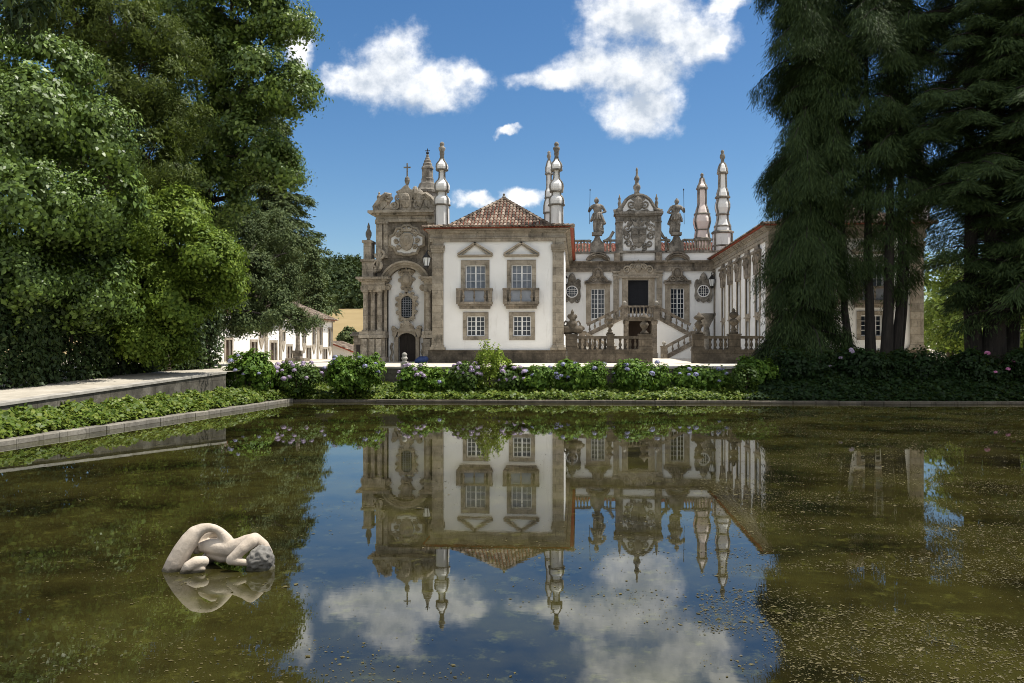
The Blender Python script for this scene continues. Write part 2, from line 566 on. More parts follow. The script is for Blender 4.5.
def facing_left(X):
    return lambda a, d, z: (X - d, a, z)


def facing_right(X):
    return lambda a, d, z: (X + d, a, z)


class MB:
    def __init__(s, tf=None):
        s.v, s.f = [], []
        s.tf = tf or (lambda a, d, z: (a, d, z))

    def add(s, vs, fs):
        o = len(s.v)
        s.v += [s.tf(*p) for p in vs]
        s.f += [tuple(i + o for i in f) for f in fs]

    def box(s, a0, a1, d0, d1, z0, z1):
        vs = [(a, d, z) for z in (z0, z1) for d in (d0, d1) for a in (a0, a1)]
        s.add(vs, [(0, 1, 3, 2), (4, 6, 7, 5), (0, 4, 5, 1), (2, 3, 7, 6), (0, 2, 6, 4), (1, 5, 7, 3)])

    def prism(s, poly, d0, d1):
        n = len(poly)
        vs = [(a, d0, z) for a, z in poly] + [(a, d1, z) for a, z in poly]
        fs = [tuple(range(n)), tuple(range(2 * n - 1, n - 1, -1))]
        fs += [(i, (i + 1) % n, n + (i + 1) % n, n + i) for i in range(n)]
        s.add(vs, fs)

    def lathe(s, prof, ca, cd, n=12, ph=0.0):
        vs, fs = [], []
        for r, z in prof:
            for k in range(n):
                an = ph + 2 * math.pi * k / n
                vs.append((ca + r * math.cos(an), cd + r * math.sin(an), z))
        for j in range(len(prof) - 1):
            for k in range(n):
                k2 = (k + 1) % n
                fs.append((j * n + k, j * n + k2, (j + 1) * n + k2, (j + 1) * n + k))
        fs.append(tuple(range(n - 1, -1, -1)))
        m = (len(prof) - 1) * n
        fs.append(tuple(range(m, m + n)))
        s.add(vs, fs)

    def tube(s, path, rad, n=6):
        pts = [Vector(p) for p in path]
        if not isinstance(rad, (list, tuple)):
            rad = [rad] * len(pts)
        vs, fs = [], []
        up = Vector((0.13, 0.31, 1)).normalized()
        for i, p in enumerate(pts):
            t = (pts[min(i + 1, len(pts) - 1)] - pts[max(i - 1, 0)])
            t = t.normalized() if t.length > 1e-9 else Vector((0, 0, 1))
            if i == 0:
                a = t.cross(up)
                if a.length < 0.1:
                    a = t.cross(Vector((1, 0, 0)))
            else:
                a = pa - t * pa.dot(t)
            a.normalize()
            pa = a
            b = t.cross(a)
            for k in range(n):
                an = 2 * math.pi * k / n
                vs.append(tuple(p + (a * math.cos(an) + b * math.sin(an)) * rad[i]))
        for j in range(len(pts) - 1):
            for k in range(n):
                k2 = (k + 1) % n
                fs.append((j * n + k, j * n + k2, (j + 1) * n + k2, (j + 1) * n + k))
        fs.append(tuple(range(n - 1, -1, -1)))
        m = (len(pts) - 1) * n
        fs.append(tuple(range(m, m + n)))
        s.add(vs, fs)

    def ell(s, c, r, n=8, m=6):
        prof = []
        vs, fs = [], []
        for j in range(m + 1):
            th = math.pi * j / m
            rr, zz = max(math.sin(th), 0.02), -math.cos(th)
            for k in range(n):
                an = 2 * math.pi * k / n
                vs.append((c[0] + r[0] * rr * math.cos(an), c[1] + r[1] * rr * math.sin(an), c[2] + r[2] * zz))
        for j in range(m):
            for k in range(n):
                k2 = (k + 1) % n
                fs.append((j * n + k, j * n + k2, (j + 1) * n + k2, (j + 1) * n + k))
        fs.append(tuple(range(n - 1, -1, -1)))
        fs.append(tuple(range(m * n, m * n + n)))
        s.add(vs, fs)

    def ring(s, ca, cz, r0, r1, d0, d1, n=20, a0=0.0, a1=2 * math.pi, sz=1.0):
        full = abs(a1 - a0 - 2 * math.pi) < 1e-6
        cnt = n if full else n + 1
        vs, fs = [], []
        for i in range(cnt):
            an = a0 + (a1 - a0) * i / n
            ca_, sa_ = math.cos(an), math.sin(an) * sz
            vs += [(ca + r0 * ca_, d0, cz + r0 * sa_), (ca + r1 * ca_, d0, cz + r1 * sa_),
                   (ca + r1 * ca_, d1, cz + r1 * sa_), (ca + r0 * ca_, d1, cz + r0 * sa_)]
        for i in range(n):
            j = (i + 1) % cnt
            for k in range(4):
                k2 = (k + 1) % 4
                fs.append((i * 4 + k, i * 4 + k2, j * 4 + k2, j * 4 + k))
        if not full:
            fs += [(0, 1, 2, 3), (n * 4 + 3, n * 4 + 2, n * 4 + 1, n * 4)]
        s.add(vs, fs)

    def bar(s, p, q, w, d0, d1):
        """flat bar between two (a,z) points, w wide"""
        dx, dz = q[0] - p[0], q[1] - p[1]
        l = math.hypot(dx, dz)
        nx, nz = -dz / l * w / 2, dx / l * w / 2
        s.prism([(p[0] + nx, p[1] + nz), (q[0] + nx, q[1] + nz), (q[0] - nx, q[1] - nz), (p[0] - nx, p[1] - nz)], d0, d1)

    def scroll(s, ca, cd, cz, r, rt, turns=1.6, st=0.0, sgn=1, n=6):
        pts, rad = [], []
        k = int(14 * turns)
        for i in range(k + 1):
            f = i / k
            an = st + sgn * f * turns * 2 * math.pi
            rr = r * (1 - 0.82 * f)
            pts.append((ca + rr * math.cos(an), cd, cz + rr * math.sin(an)))
            rad.append(rt * (1 - 0.35 * f))
        s.tube(pts, rad, n)

    def build(s, name, mat, parent=None, smooth=False, org=None):
        if parent is not None:
            org = ORG[parent.name]
        elif org is None:
            org = Vector((0, 0, 0))
        org = Vector(org)
        me = bpy.data.meshes.new(name)
        me.from_pydata([(p[0] - org.x, p[1] - org.y, p[2] - org.z) for p in s.v], [], s.f)
        return finish(name, me, mat, parent, org, smooth)


def tag(o, label=None, cat=None, group=None, kind=None):
    if label:
        o['label'] = label
    if cat:
        o['category'] = cat
    if group:
        o['group'] = group
    if kind:
        o['kind'] = kind
    return o


def remesh(o, voxel, smooth=6):
    m = o.modifiers.new('r', 'REMESH')
    m.mode = 'VOXEL'
    m.voxel_size = voxel
    m.use_smooth_shade = True
    if smooth:
        k = o.modifiers.new('s', 'SMOOTH')
        k.iterations = smooth
        k.factor = 0.5
    return o


def np_mesh(name, verts, faces, mat, parent=None, org=None, smooth=False):
    """verts (N,3), faces (M,4)"""
    if parent is not None:
        org = ORG[parent.name]
    org = Vector(org or (0, 0, 0))
    me = bpy.data.meshes.new(name)
    verts = np.asarray(verts, dtype=np.float32) - np.array(org, dtype=np.float32)
    faces = np.asarray(faces, dtype=np.int32)
    M, K = faces.shape
    me.vertices.add(len(verts))
    me.vertices.foreach_set('co', verts.ravel())
    me.loops.add(M * K)
    me.loops.foreach_set('vertex_index', faces.ravel())
    me.polygons.add(M)
    me.polygons.foreach_set('loop_start', np.arange(0, M * K, K, dtype=np.int32))
    me.update(calc_edges=True)
    return finish(name, me, mat, parent, org, smooth)


def unit(a):
    return a / np.maximum(np.linalg.norm(a, axis=1, keepdims=True), 1e-6)


def leaves(name, mat, P, A, Nn, Ln, Wd, parent=None, org=None, fold=0.18):
    """one folded quad per leaf: base P, axis A, normal Nn, length Ln, width Wd"""
    A = unit(A)
    S = unit(np.cross(A, Nn))
    Nn = np.cross(S, A)
    Ln, Wd = Ln[:, None], Wd[:, None]
    v0 = P
    v1 = P + A * Ln * 0.45 + S * Wd * 0.5 + Nn * Wd * fold
    v2 = P + A * Ln - Nn * Ln * 0.06
    v3 = P + A * Ln * 0.45 - S * Wd * 0.5 + Nn * Wd * fold
    V = np.stack([v0, v1, v2, v3], 1).reshape(-1, 3)
    F = np.arange(len(P) * 4).reshape(-1, 4)
    return np_mesh(name, V, F, mat, parent, org)

# ================================================================== SETTING
GZ = 1.77


def xl(Y):                     # back of the left retaining wall
    if Y < 29.55:
        return -19.6 + (Y - 29.55) * 0.13 - 0.3
    return -19.6 + (Y - 29.55) * (1.75 / 12.15) - 0.3


def kl(Y):                     # left water line
    return -18.1 + (Y - 25.4) * (2.4 / 20.5)


def kf(x):                     # far water line
    return 45.9 + 0.031 * (x + 15.7)


def yf(x):                     # front of the terrace wall behind the far bank
    return 50.1 + 0.031 * (x + 17.0)


XR = 27.5                      # right water line


def gz(x, y):
    z = GZ
    if x < -12:
        k = min(1.0, max(0.0, (-12 - x) / 5.0))
        z -= k * 0.0445 * max(0.0, min(30.0, 41.7 - y))
        k2 = min(1.0, max(0.0, (-18 - x) / 14.0))
        z -= k2 * 0.011 * max(0.0, min(100.0, y - 50.0)) * (1 if y > 50 else 0)
    if y > 130:
        z -= 0.0
    return z


def grid(rows):
    nr, nc = len(rows), len(rows[0])
    V = np.array([p for r in rows for p in r])
    F = [(i * nc + j, i * nc + j + 1, (i + 1) * nc + j + 1, (i + 1) * nc + j) for i in range(nr - 1) for j in range(nc - 1)]
    return V, np.array(F)


def ground():
    Vs, Fs, off = [], [], 0

    def push(rows):
        nonlocal off
        v, f = grid(rows)
        Vs.append(v)
        Fs.append(f + off)
        off += len(v)
    # far patch
    xs = [-1500, -700, -300, -150, -90, -60] + list(np.arange(-48, 50, 2.0)) + [60, 90, 150, 300, 700, 1500]
    ofs = [0.3] + list(np.arange(1, 24, 2.0)) + list(np.arange(26, 90, 5.0)) + [110, 150, 220, 330, 500, 900, 1600, 2600]
    push([[(x, yf(x) + o, gz(x, yf(x) + o)) for x in xs] for o in ofs])
    # left patch
    fr = [0, .15, .4, .8, 1.5, 2.5, 4, 6, 9, 13, 18, 25, 40, 80, 200, 500, 1500]
    rows = []
    for k in range(30):
        Y0 = -60 + (yf(-17.0) + 60.3) * (k / 29.0)
        row = []
        for o in fr:
            x = xl(min(Y0, 51)) - o
            Y = Y0 if k < 29 else yf(x) + 0.3
            row.append((x, Y, gz(x, Y)))
        rows.append(row)
    push(rows)
    # right patch
    rows = []
    for k in range(12):
        row = []
        for o in (0, 1, 2.5, 5, 10, 20, 50, 120, 400, 1500):
            x = XR + 1.0 + o
            Yt = yf(x) + 0.3
            row.append((x, -60 + (Yt + 60) * k / 11.0, 0.4 + (GZ - 0.4) * min(1.0, o / 2.5)))
        rows.append(row)
    push(rows)
    # near patch, where the photographer stands
    rows = []
    for Y in (-60, -30, -12, -4, 0, 2.2):
        rows.append([(x, Y, 1.6) for x in np.linspace(-26, XR + 1.0, 12)])
    push(rows)
    o = np_mesh('ground', np.concatenate(Vs), np.concatenate(Fs), 'ground')
    o['kind'] = 'structure'


ground()

# gravel forecourt and path, sheets laid on the ground
rows = []
for o in [0.32] + list(np.arange(1, 46, 1.5)):
    rows.append([(x, yf(x) + o, gz(x, yf(x) + o) + 0.005) for x in np.arange(-23.5, 30, 1.5)])
v, f = grid(rows)
tag(np_mesh('forecourt', v, f, 'gravel'), kind='structure')
rows = []
for Y in np.arange(2, 51, 1.0):
    x0 = xl(Y)
    rows.append([(x0 - o, Y, gz(x0 - o, Y) + 0.006) for o in (0, .6, 1.2, 2, 2.8, 3.6)])
v, f = grid(rows)
tag(np_mesh('path', v, f, 'path'), kind='structure')

# water and pool floor
m = MB()
m.add([(-30, 2.0, 0), (XR + 0.3, 2.0, 0), (XR + 0.3, kf(XR) + 0.3, 0), (kl(46) - 0.3, kf(kl(46)) + 0.3, 0), (kl(2) - 0.3, 2.0, 0)], [(1, 2, 3, 4)])
tag(m.build('pool_water', 'water'), kind='structure')
m = MB()
m.add([(-24, 1.6, -0.9), (XR + 1, 1.6, -0.9), (XR + 1, 52, -0.9), (-24, 52, -0.9)], [(0, 1, 2, 3)])
tag(m.build('pool_floor', 'soil'), kind='structure')


# kerbs: left, far, right, near (real steps above the water)
def strip(pts_in, pts_out, z0, z1, name, mat):
    n = len(pts_in)
    V, F = [], []
    for (a, b) in zip(pts_in, pts_out):
        V += [(a[0], a[1], z0), (a[0], a[1], z1), (b[0], b[1], z1), (b[0], b[1], z0)]
    for i in range(n - 1):
        for k in range(4):
            k2 = (k + 1) % 4
            F.append((i * 4 + k, i * 4 + k2, (i + 1) * 4 + k2, (i + 1) * 4 + k))
    m = MB()
    m.v, m.f = V, F + [(0, 1, 2, 3), tuple((n - 1) * 4 + k for k in (3, 2, 1, 0))]
    return m.build(name, mat)


Yc = kf(-15.75)


def kerb_stones(p, q, w, z1, step, mat):
    """row of dressed kerb stones with open joints and small height differences"""
    m = MB()
    p, q = Vector((p[0], p[1], 0)), Vector((q[0], q[1], 0))
    L_ = (q - p).length
    u = (q - p) / L_
    nrm = Vector((-u.y, u.x, 0))
    a = 0.0
    while a < L_ - .05:
        l = min(step * random.uniform(.8, 1.25), L_ - a)
        g = .012
        dz, dn, ww = random.uniform(-.012, .012), random.uniform(-.012, .012), w + random.uniform(-.02, .02)
        e = .018
        for (h0, h1, o) in ((-.9, z1 + dz - e, 0.0), (z1 + dz - e, z1 + dz, e)):
            A = p + u * (a + g + (o if o else 0))
            B = p + u * (a + l - g - (o if o else 0))
            A0 = p + u * (a + g)
            B0 = p + u * (a + l - g)
            n0, n1 = dn, dn + ww
            lo = [A0 + nrm * n0, B0 + nrm * n0, B0 + nrm * n1, A0 + nrm * n1]
            hi = [A + nrm * (n0 + o), B + nrm * (n0 + o), B + nrm * (n1 - o), A + nrm * (n1 - o)]
            vs = [(v.x, v.y, h0) for v in lo] + [(v.x, v.y, h1) for v in hi]
            fs = [(0, 1, 5, 4), (1, 2, 6, 5), (2, 3, 7, 6), (3, 0, 4, 7)]
            if o:
                fs.append((4, 5, 6, 7))
            m.add(vs, fs)
        a += l
    # bedding mortar, a little lower than the stones
    b0, b1 = p + nrm * .03, q + nrm * (w - .03)
    c0, c1 = q + nrm * .03, p + nrm * (w - .03)
    m.add([(b0.x, b0.y, -.9), (c0.x, c0.y, -.9), (b1.x, b1.y, -.9), (c1.x, c1.y, -.9), (b0.x, b0.y, z1 - .045), (c0.x, c0.y, z1 - .045), (b1.x, b1.y, z1 - .045), (c1.x, c1.y, z1 - .045)],
          [(0, 1, 5, 4), (1, 2, 6, 5), (2, 3, 7, 6), (3, 0, 4, 7), (4, 5, 6, 7)])
    return m.build('pool_kerb', mat)


tag(kerb_stones((kl(2), 2), (kl(Yc), Yc), .52, .18, 1.15, 'kerb'), kind='structure')
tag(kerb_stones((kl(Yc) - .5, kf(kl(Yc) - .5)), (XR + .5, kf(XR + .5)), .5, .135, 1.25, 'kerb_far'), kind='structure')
tag(strip([(XR, y) for y in (2, 20, 46)], [(XR + 0.55, y) for y in (2, 20, 46)], -0.9, 0.27, 'pool_kerb', 'kerb'), kind='structure')
tag(strip([(-25, 2.4), (XR, 2.4)], [(-25, 1.7), (XR, 1.7)], -0.9, 1.6, 'pool_kerb', 'wallstone'), kind='structure')


def bank_left_z(f):
    return 0.15 + 0.57 * f


rows = []
for Y in np.arange(1.8, 50.6, 1.0):
    a, b = kl(min(Y, 60)) - 0.5, xl(Y) + 0.1
    rows.append([(a + (b - a) * f, Y, bank_left_z(f)) for f in (0, .25, .5, .75, 1)])
v, f_ = grid(rows)
tag(np_mesh('left_bank', v, f_, 'soil'), kind='structure')


def far_bank_z(f, x):
    hi = 0.65 if x < 9 else 0.65 + (1.75 - 0.65) * min(1, (x - 9) / 5.0)
    return 0.11 + (hi - 0.11) * f


rows = []
for x in np.arange(-17.6, XR + 2, 1.2):
    a, b = kf(x) + 0.5, yf(x) + 0.15
    rows.append([(x, a + (b - a) * f, far_bank_z(f, x)) for f in (0, .25, .5, .75, 1)])
v, f_ = grid(rows)
tag(np_mesh('far_bank', v, f_, 'soil'), kind='structure')


# retaining walls
def wall_along(name, pts, thick, ztop, zbot, label, cat='wall', cop=0.09):
    t = thing(name, label, cat, (pts[0][0], pts[0][1], zbot))
    n = len(pts)
    nrm = []
    for i in range(n):
        a, b = pts[max(i - 1, 0)], pts[min(i + 1, n - 1)]
        dx, dy = b[0] - a[0], b[1] - a[1]
        l = math.hypot(dx, dy)
        nrm.append((-dy / l, dx / l))
    for part, o0, o1, za, zb, mt in (('masonry', 0.0, thick, None, -cop, 'wallstone'), ('coping', -0.05, thick + 0.05, -cop, 0.0, 'coping')):
        V, F = [], []
        for (p, q) in zip(pts, nrm):
            top = ztop(p[0], p[1])
            z0 = zbot if za is None else top + za
            z1 = top + zb + (0.01 if part == 'coping' else -0.002)
            for (o, z) in ((o0, z0), (o0, z1), (o1, z1), (o1, z0)):
                V.append((p[0] + q[0] * o, p[1] + q[1] * o, z))
        for i in range(n - 1):
            for k in range(4):
                k2 = (k + 1) % 4
                F.append((i * 4 + k, i * 4 + k2, (i + 1) * 4 + k2, (i + 1) * 4 + k))
        F += [(0, 1, 2, 3), tuple((n - 1) * 4 + k for k in (3, 2, 1, 0))]
        m = MB()
        m.v, m.f = V, F
        m.build(part, mt, t)
    return t


pts = [(xl(y) + 0.35, y) for y in np.arange(1.0, 42.0, 1.0)] + [(xl(41.8) + 0.35, 41.8)]
wall_along('retaining_wall', pts, 0.5, lambda x, y: gz(-18, y) + 0.03, 0.0, 'long low stone retaining wall between the sandy path and the left bank ivy')
pts = [(x, yf(x)) for x in np.arange(-17.6, 29, 2.0)]
wall_along('terrace_wall', pts, 0.45, lambda x, y: GZ + 0.05, 0.0, 'low terrace wall with pale coping behind the hydrangeas on the far bank')

# ================================================================== PALACE
D1, D2 = 63.0, 88.0


def rectpx(x0, x1, y0, y1, Y):
    """left, right, bottom, top in metres for a pixel rectangle on plane Y"""
    xa, xb = PX(x0, Y), PX(x1, Y)
    pm = (x0 + x1) / 2
    return xa, xb, PZ(y1, Y, pm), PZ(y0, Y, pm)


def hole_wall(mb, a0, a1, z0, z1, holes, depth=0.45):
    """wall face on d=0 with real openings and their reveals"""
    As = sorted({a0, a1} | {h[0] for h in holes} | {h[1] for h in holes})
    Zs = sorted({z0, z1} | {h[2] for h in holes} | {h[3] for h in holes})
    for i in range(len(As) - 1):
        for j in range(len(Zs) - 1):
            ca, cz = (As[i] + As[i + 1]) / 2, (Zs[j] + Zs[j + 1]) / 2
            if any(h[0] < ca < h[1] and h[2] < cz < h[3] for h in holes):
                continue
            mb.add([(As[i], 0, Zs[j]), (As[i + 1], 0, Zs[j]), (As[i + 1], 0, Zs[j + 1]), (As[i], 0, Zs[j + 1])], [(0, 1, 2, 3)])
    for h in holes:
        l, r, b, t = h
        vs = [(l, 0, b), (r, 0, b), (r, 0, t), (l, 0, t), (l, -depth, b), (r, -depth, b), (r, -depth, t), (l, -depth, t)]
        mb.add(vs, [(0, 4, 5, 1), (1, 5, 6, 2), (2, 6, 7, 3), (3, 7, 4, 0)])


def window(T, tf, outer, inner, cols, rows, leafs=2, stone='stone_warm', proud=0.07, sill=True, name='window', panel=0.0, d0=0.0, framem='white_paint', pane='glass'):
    """surround (part) > sash, pane (sub-parts)"""
    l, r, b, t = outer
    il, ir, ib, it = inner
    m = MB(tf)
    e = 0.003
    m.box(l, il, d0 - 0.05, d0 + proud, b, t)
    m.box(ir, r, d0 - 0.05, d0 + proud, b, t)
    m.box(il - e, ir + e, d0 - 0.05, d0 + proud - e, it, t)
    if b < ib:
        m.box(il - e, ir + e, d0 - 0.05, d0 + proud - e, b, ib)
    if sill:
        m.box(l - 0.06, r + 0.06, d0 - 0.02, d0 + proud + 0.09, b - 0.09, b + 0.02)
    W_ = m.build(name, stone, T)
    s = MB(tf)
    fw = 0.07
    da, db = d0 - 0.26, d0 - 0.19
    s.box(il, il + fw, da, db, ib, it)
    s.box(ir - fw, ir, da, db, ib, it)
    s.box(il, ir, da, db - e, ib, ib + fw)
    s.box(il, ir, da, db - e, it - fw, it)
    lw = (ir - il) / leafs
    for k in range(1, leafs):
        c = il + lw * k
        s.box(c - 0.055, c + 0.055, da, db + 0.01, ib, it)
    zb = ib + fw
    if panel > 0:
        zb = ib + fw + panel
        s.box(il + fw, ir - fw, da + 0.01, db - 0.012, ib + fw - e, zb)
    for k in range(leafs):
        a, c = il + lw * k + fw, il + lw * (k + 1) - fw
        for q in range(1, cols):
            x = a + (c - a) * q / cols
            s.box(x - 0.021, x + 0.021, da + 0.015, db - 0.012, zb, it - fw)
        for q in range(1, rows):
            z = zb + (it - fw - zb) * q / rows
            s.box(a, c, da + 0.015, db - 0.015, z - 0.021, z + 0.021)
    s.build('sash', framem, W_)
    g = MB(tf)
    g.add([(il, da + 0.005, ib), (ir, da + 0.005, ib), (ir, da + 0.005, it), (il, da + 0.005, it)], [(0, 1, 2, 3)])
    g.build('pane', pane, W_)
    return W_


def tiles(mb, e0, e1, r0, r1, colw=0.27, tl=0.5, rad=0.13):
    """barrel tiles on a roof plane between eave e0-e1 and ridge r0-r1 (world points)"""
    e0, e1, r0, r1 = Vector(e0), Vector(e1), Vector(r0), Vector(r1)
    U = (e1 - e0)
    Lw = U.length
    U.normalize()
    mid = (r0 + r1) / 2 - e0
    Vd = (mid - U * mid.dot(U))
    H = Vd.length
    Vd.normalize()
    Nn = U.cross(Vd).normalized()
    if Nn.z < 0:
        Nn = -Nn
    a0, a1 = (r0 - e0).dot(U), (r1 - e0).dot(U)
    n = int(Lw / colw)
    prof = [(-1, 0.0), (-0.62, 0.72), (0, 1.0), (0.62, 0.72), (1, 0.0)]
    for i in range(n):
        c = (i + 0.5) * Lw / n
        vmax = H
        if a0 > 1e-3 and c < a0:
            vmax = H * c / a0
        if a1 < Lw - 1e-3 and c > a1:
            vmax = H * (Lw - c) / (Lw - a1)
        vv = -0.05
        while vv < vmax - 0.04:
            v1 = min(vv + tl + 0.06, vmax + 0.05)
            ja = (random.random() - .5) * 0.02
            vs = []
            for (vq, sc, up) in ((vv, 1.0, 0.035), (v1, 0.86, 0.0)):
                for (q, h) in prof:
                    p = e0 + U * (c + ja + q * rad * sc) + Vd * vq + Nn * (up + h * rad * 0.8 * sc)
                    vs.append(tuple(p))
            mb.add(vs, [(k, k + 1, k + 6, k + 5) for k in range(4)] + [(0, 1, 2, 3, 4)])
            vv += tl


def slab(mb, pts, th):
    """closed sheet of thickness th under a polygon of world points"""
    n = len(pts)
    vs = [tuple(p) for p in pts] + [(p[0], p[1], p[2] - th) for p in pts]
    fs = [tuple(range(n)), tuple(range(2 * n - 1, n - 1, -1))] + [(i, (i + 1) % n, n + (i + 1) % n, n + i) for i in range(n)]
    mb.add(vs, fs)


def hip_roof(T, x0, x1, y0, y1, ze, ya, zr, mat='tile', soffit='redwood', hip_back=True, inset=1.75, lift=0.3):
    """hipped roof, ridge along Y from ya to (y1 - (ya-y0))"""
    xm = (x0 + x1) / 2
    yb = y1 - (ya - y0) if hip_back else y1
    base = MB()
    E = [(x0, y0, ze), (x1, y0, ze), (x1, y1, ze), (x0, y1, ze)]
    A, Bp = (xm, ya, zr), (xm, yb, zr)
    q, zq = inset, ze + lift
    I = [(x0 + q, y0 + q, zq), (x1 - q, y0 + q, zq), (x1 - q, y1 - q, zq), (x0 + q, y1 - q, zq)]
    base.add([*E, *I, A, Bp], [(0, 1, 5, 4), (1, 2, 6, 5), (2, 3, 7, 6), (3, 0, 4, 7), (4, 5, 8), (5, 6, 9, 8), (6, 7, 9), (7, 4, 8, 9), (3, 2, 1, 0)])
    rf = base.build('roof', soffit, T)
    t = MB()
    up = lambda p: (p[0], p[1], p[2] + 0.02)
    for (i, j) in ((0, 1), (1, 2), (3, 0)):
        tiles(t, up(E[i]), up(E[j]), up(I[i]), up(I[j]))
    tiles(t, up(I[0]), up(I[1]), up(A), up(A))
    tiles(t, up(I[1]), up(I[2]), up(A), up(Bp))
    tiles(t, up(I[3]), up(I[0]), up(Bp), up(A))
    for (p, q) in ((E[0], I[0]), (E[1], I[1]), (I[0], A), (I[1], A), (A, Bp)):
        p, q = Vector(p), Vector(q)
        n = max(2, int((q - p).length / 0.45))
        for i in range(n):
            s0, s1 = p.lerp(q, i / n), p.lerp(q, (i + 1.12) / n if i < n - 1 else 1)
            t.tube([(s0.x, s0.y, s0.z + 0.07), (s1.x, s1.y, s1.z + 0.05)], [0.17, 0.13], 6)
    t.build('roof_tiles', mat, rf)
    fin = MB()
    fin.lathe([(0.16, zr), (0.2, zr + 0.15), (0.08, zr + 0.3), (0.1, zr + 0.42), (0.02, zr + 0.5)], xm, ya, 8)
    fin.build('ridge_cap', 'stone_grey', rf)
    return rf


def px_prof(pairs, Y, px0):
    """(half width px, y px) list -> (r, z) in metres at plane Y"""
    k = PX(px0 + 1, Y) - PX(px0, Y)
    return [(max(h * k, 0.01), PZ(y, Y, px0)) for h, y in pairs]


def pinnacle(T, px, Y, body, finial, rings, mat='plaster_pin', n=8, rib=0.06):
    cx = PX(px, Y)
    k = PX(px + 1, Y) - PX(px, Y)
    pr = px_prof(body, Y, px)
    ph = math.pi / n
    m = MB()
    m.lathe(pr, cx, Y, n, ph)
    P = m.build('pinnacle', mat, T)
    s = MB()
    for i in range(4):
        an = R(36) + math.pi * .5 * i + (R(18) if i in (1, 3) else 0)
        s.tube([(cx + (r + 0.01) * math.cos(an), Y + (r + 0.01) * math.sin(an), z) for r, z in pr], rib, 4)
    for (h, y, th) in rings:
        z = PZ(y, Y, px)
        r = h * k
        s.lathe([(r * 0.86, z - th * k), (r, z - th * k * 0.5), (r, z + th * k * 0.3), (r * 0.8, z + th * k)], cx, Y, n, ph)
    s.build('stone_ribs', 'stone_grey', P)
    f = MB()
    f.lathe(px_prof(finial, Y, px), cx, Y, 10)
    f.build('finial', 'stone_grey', P, True)
    return P


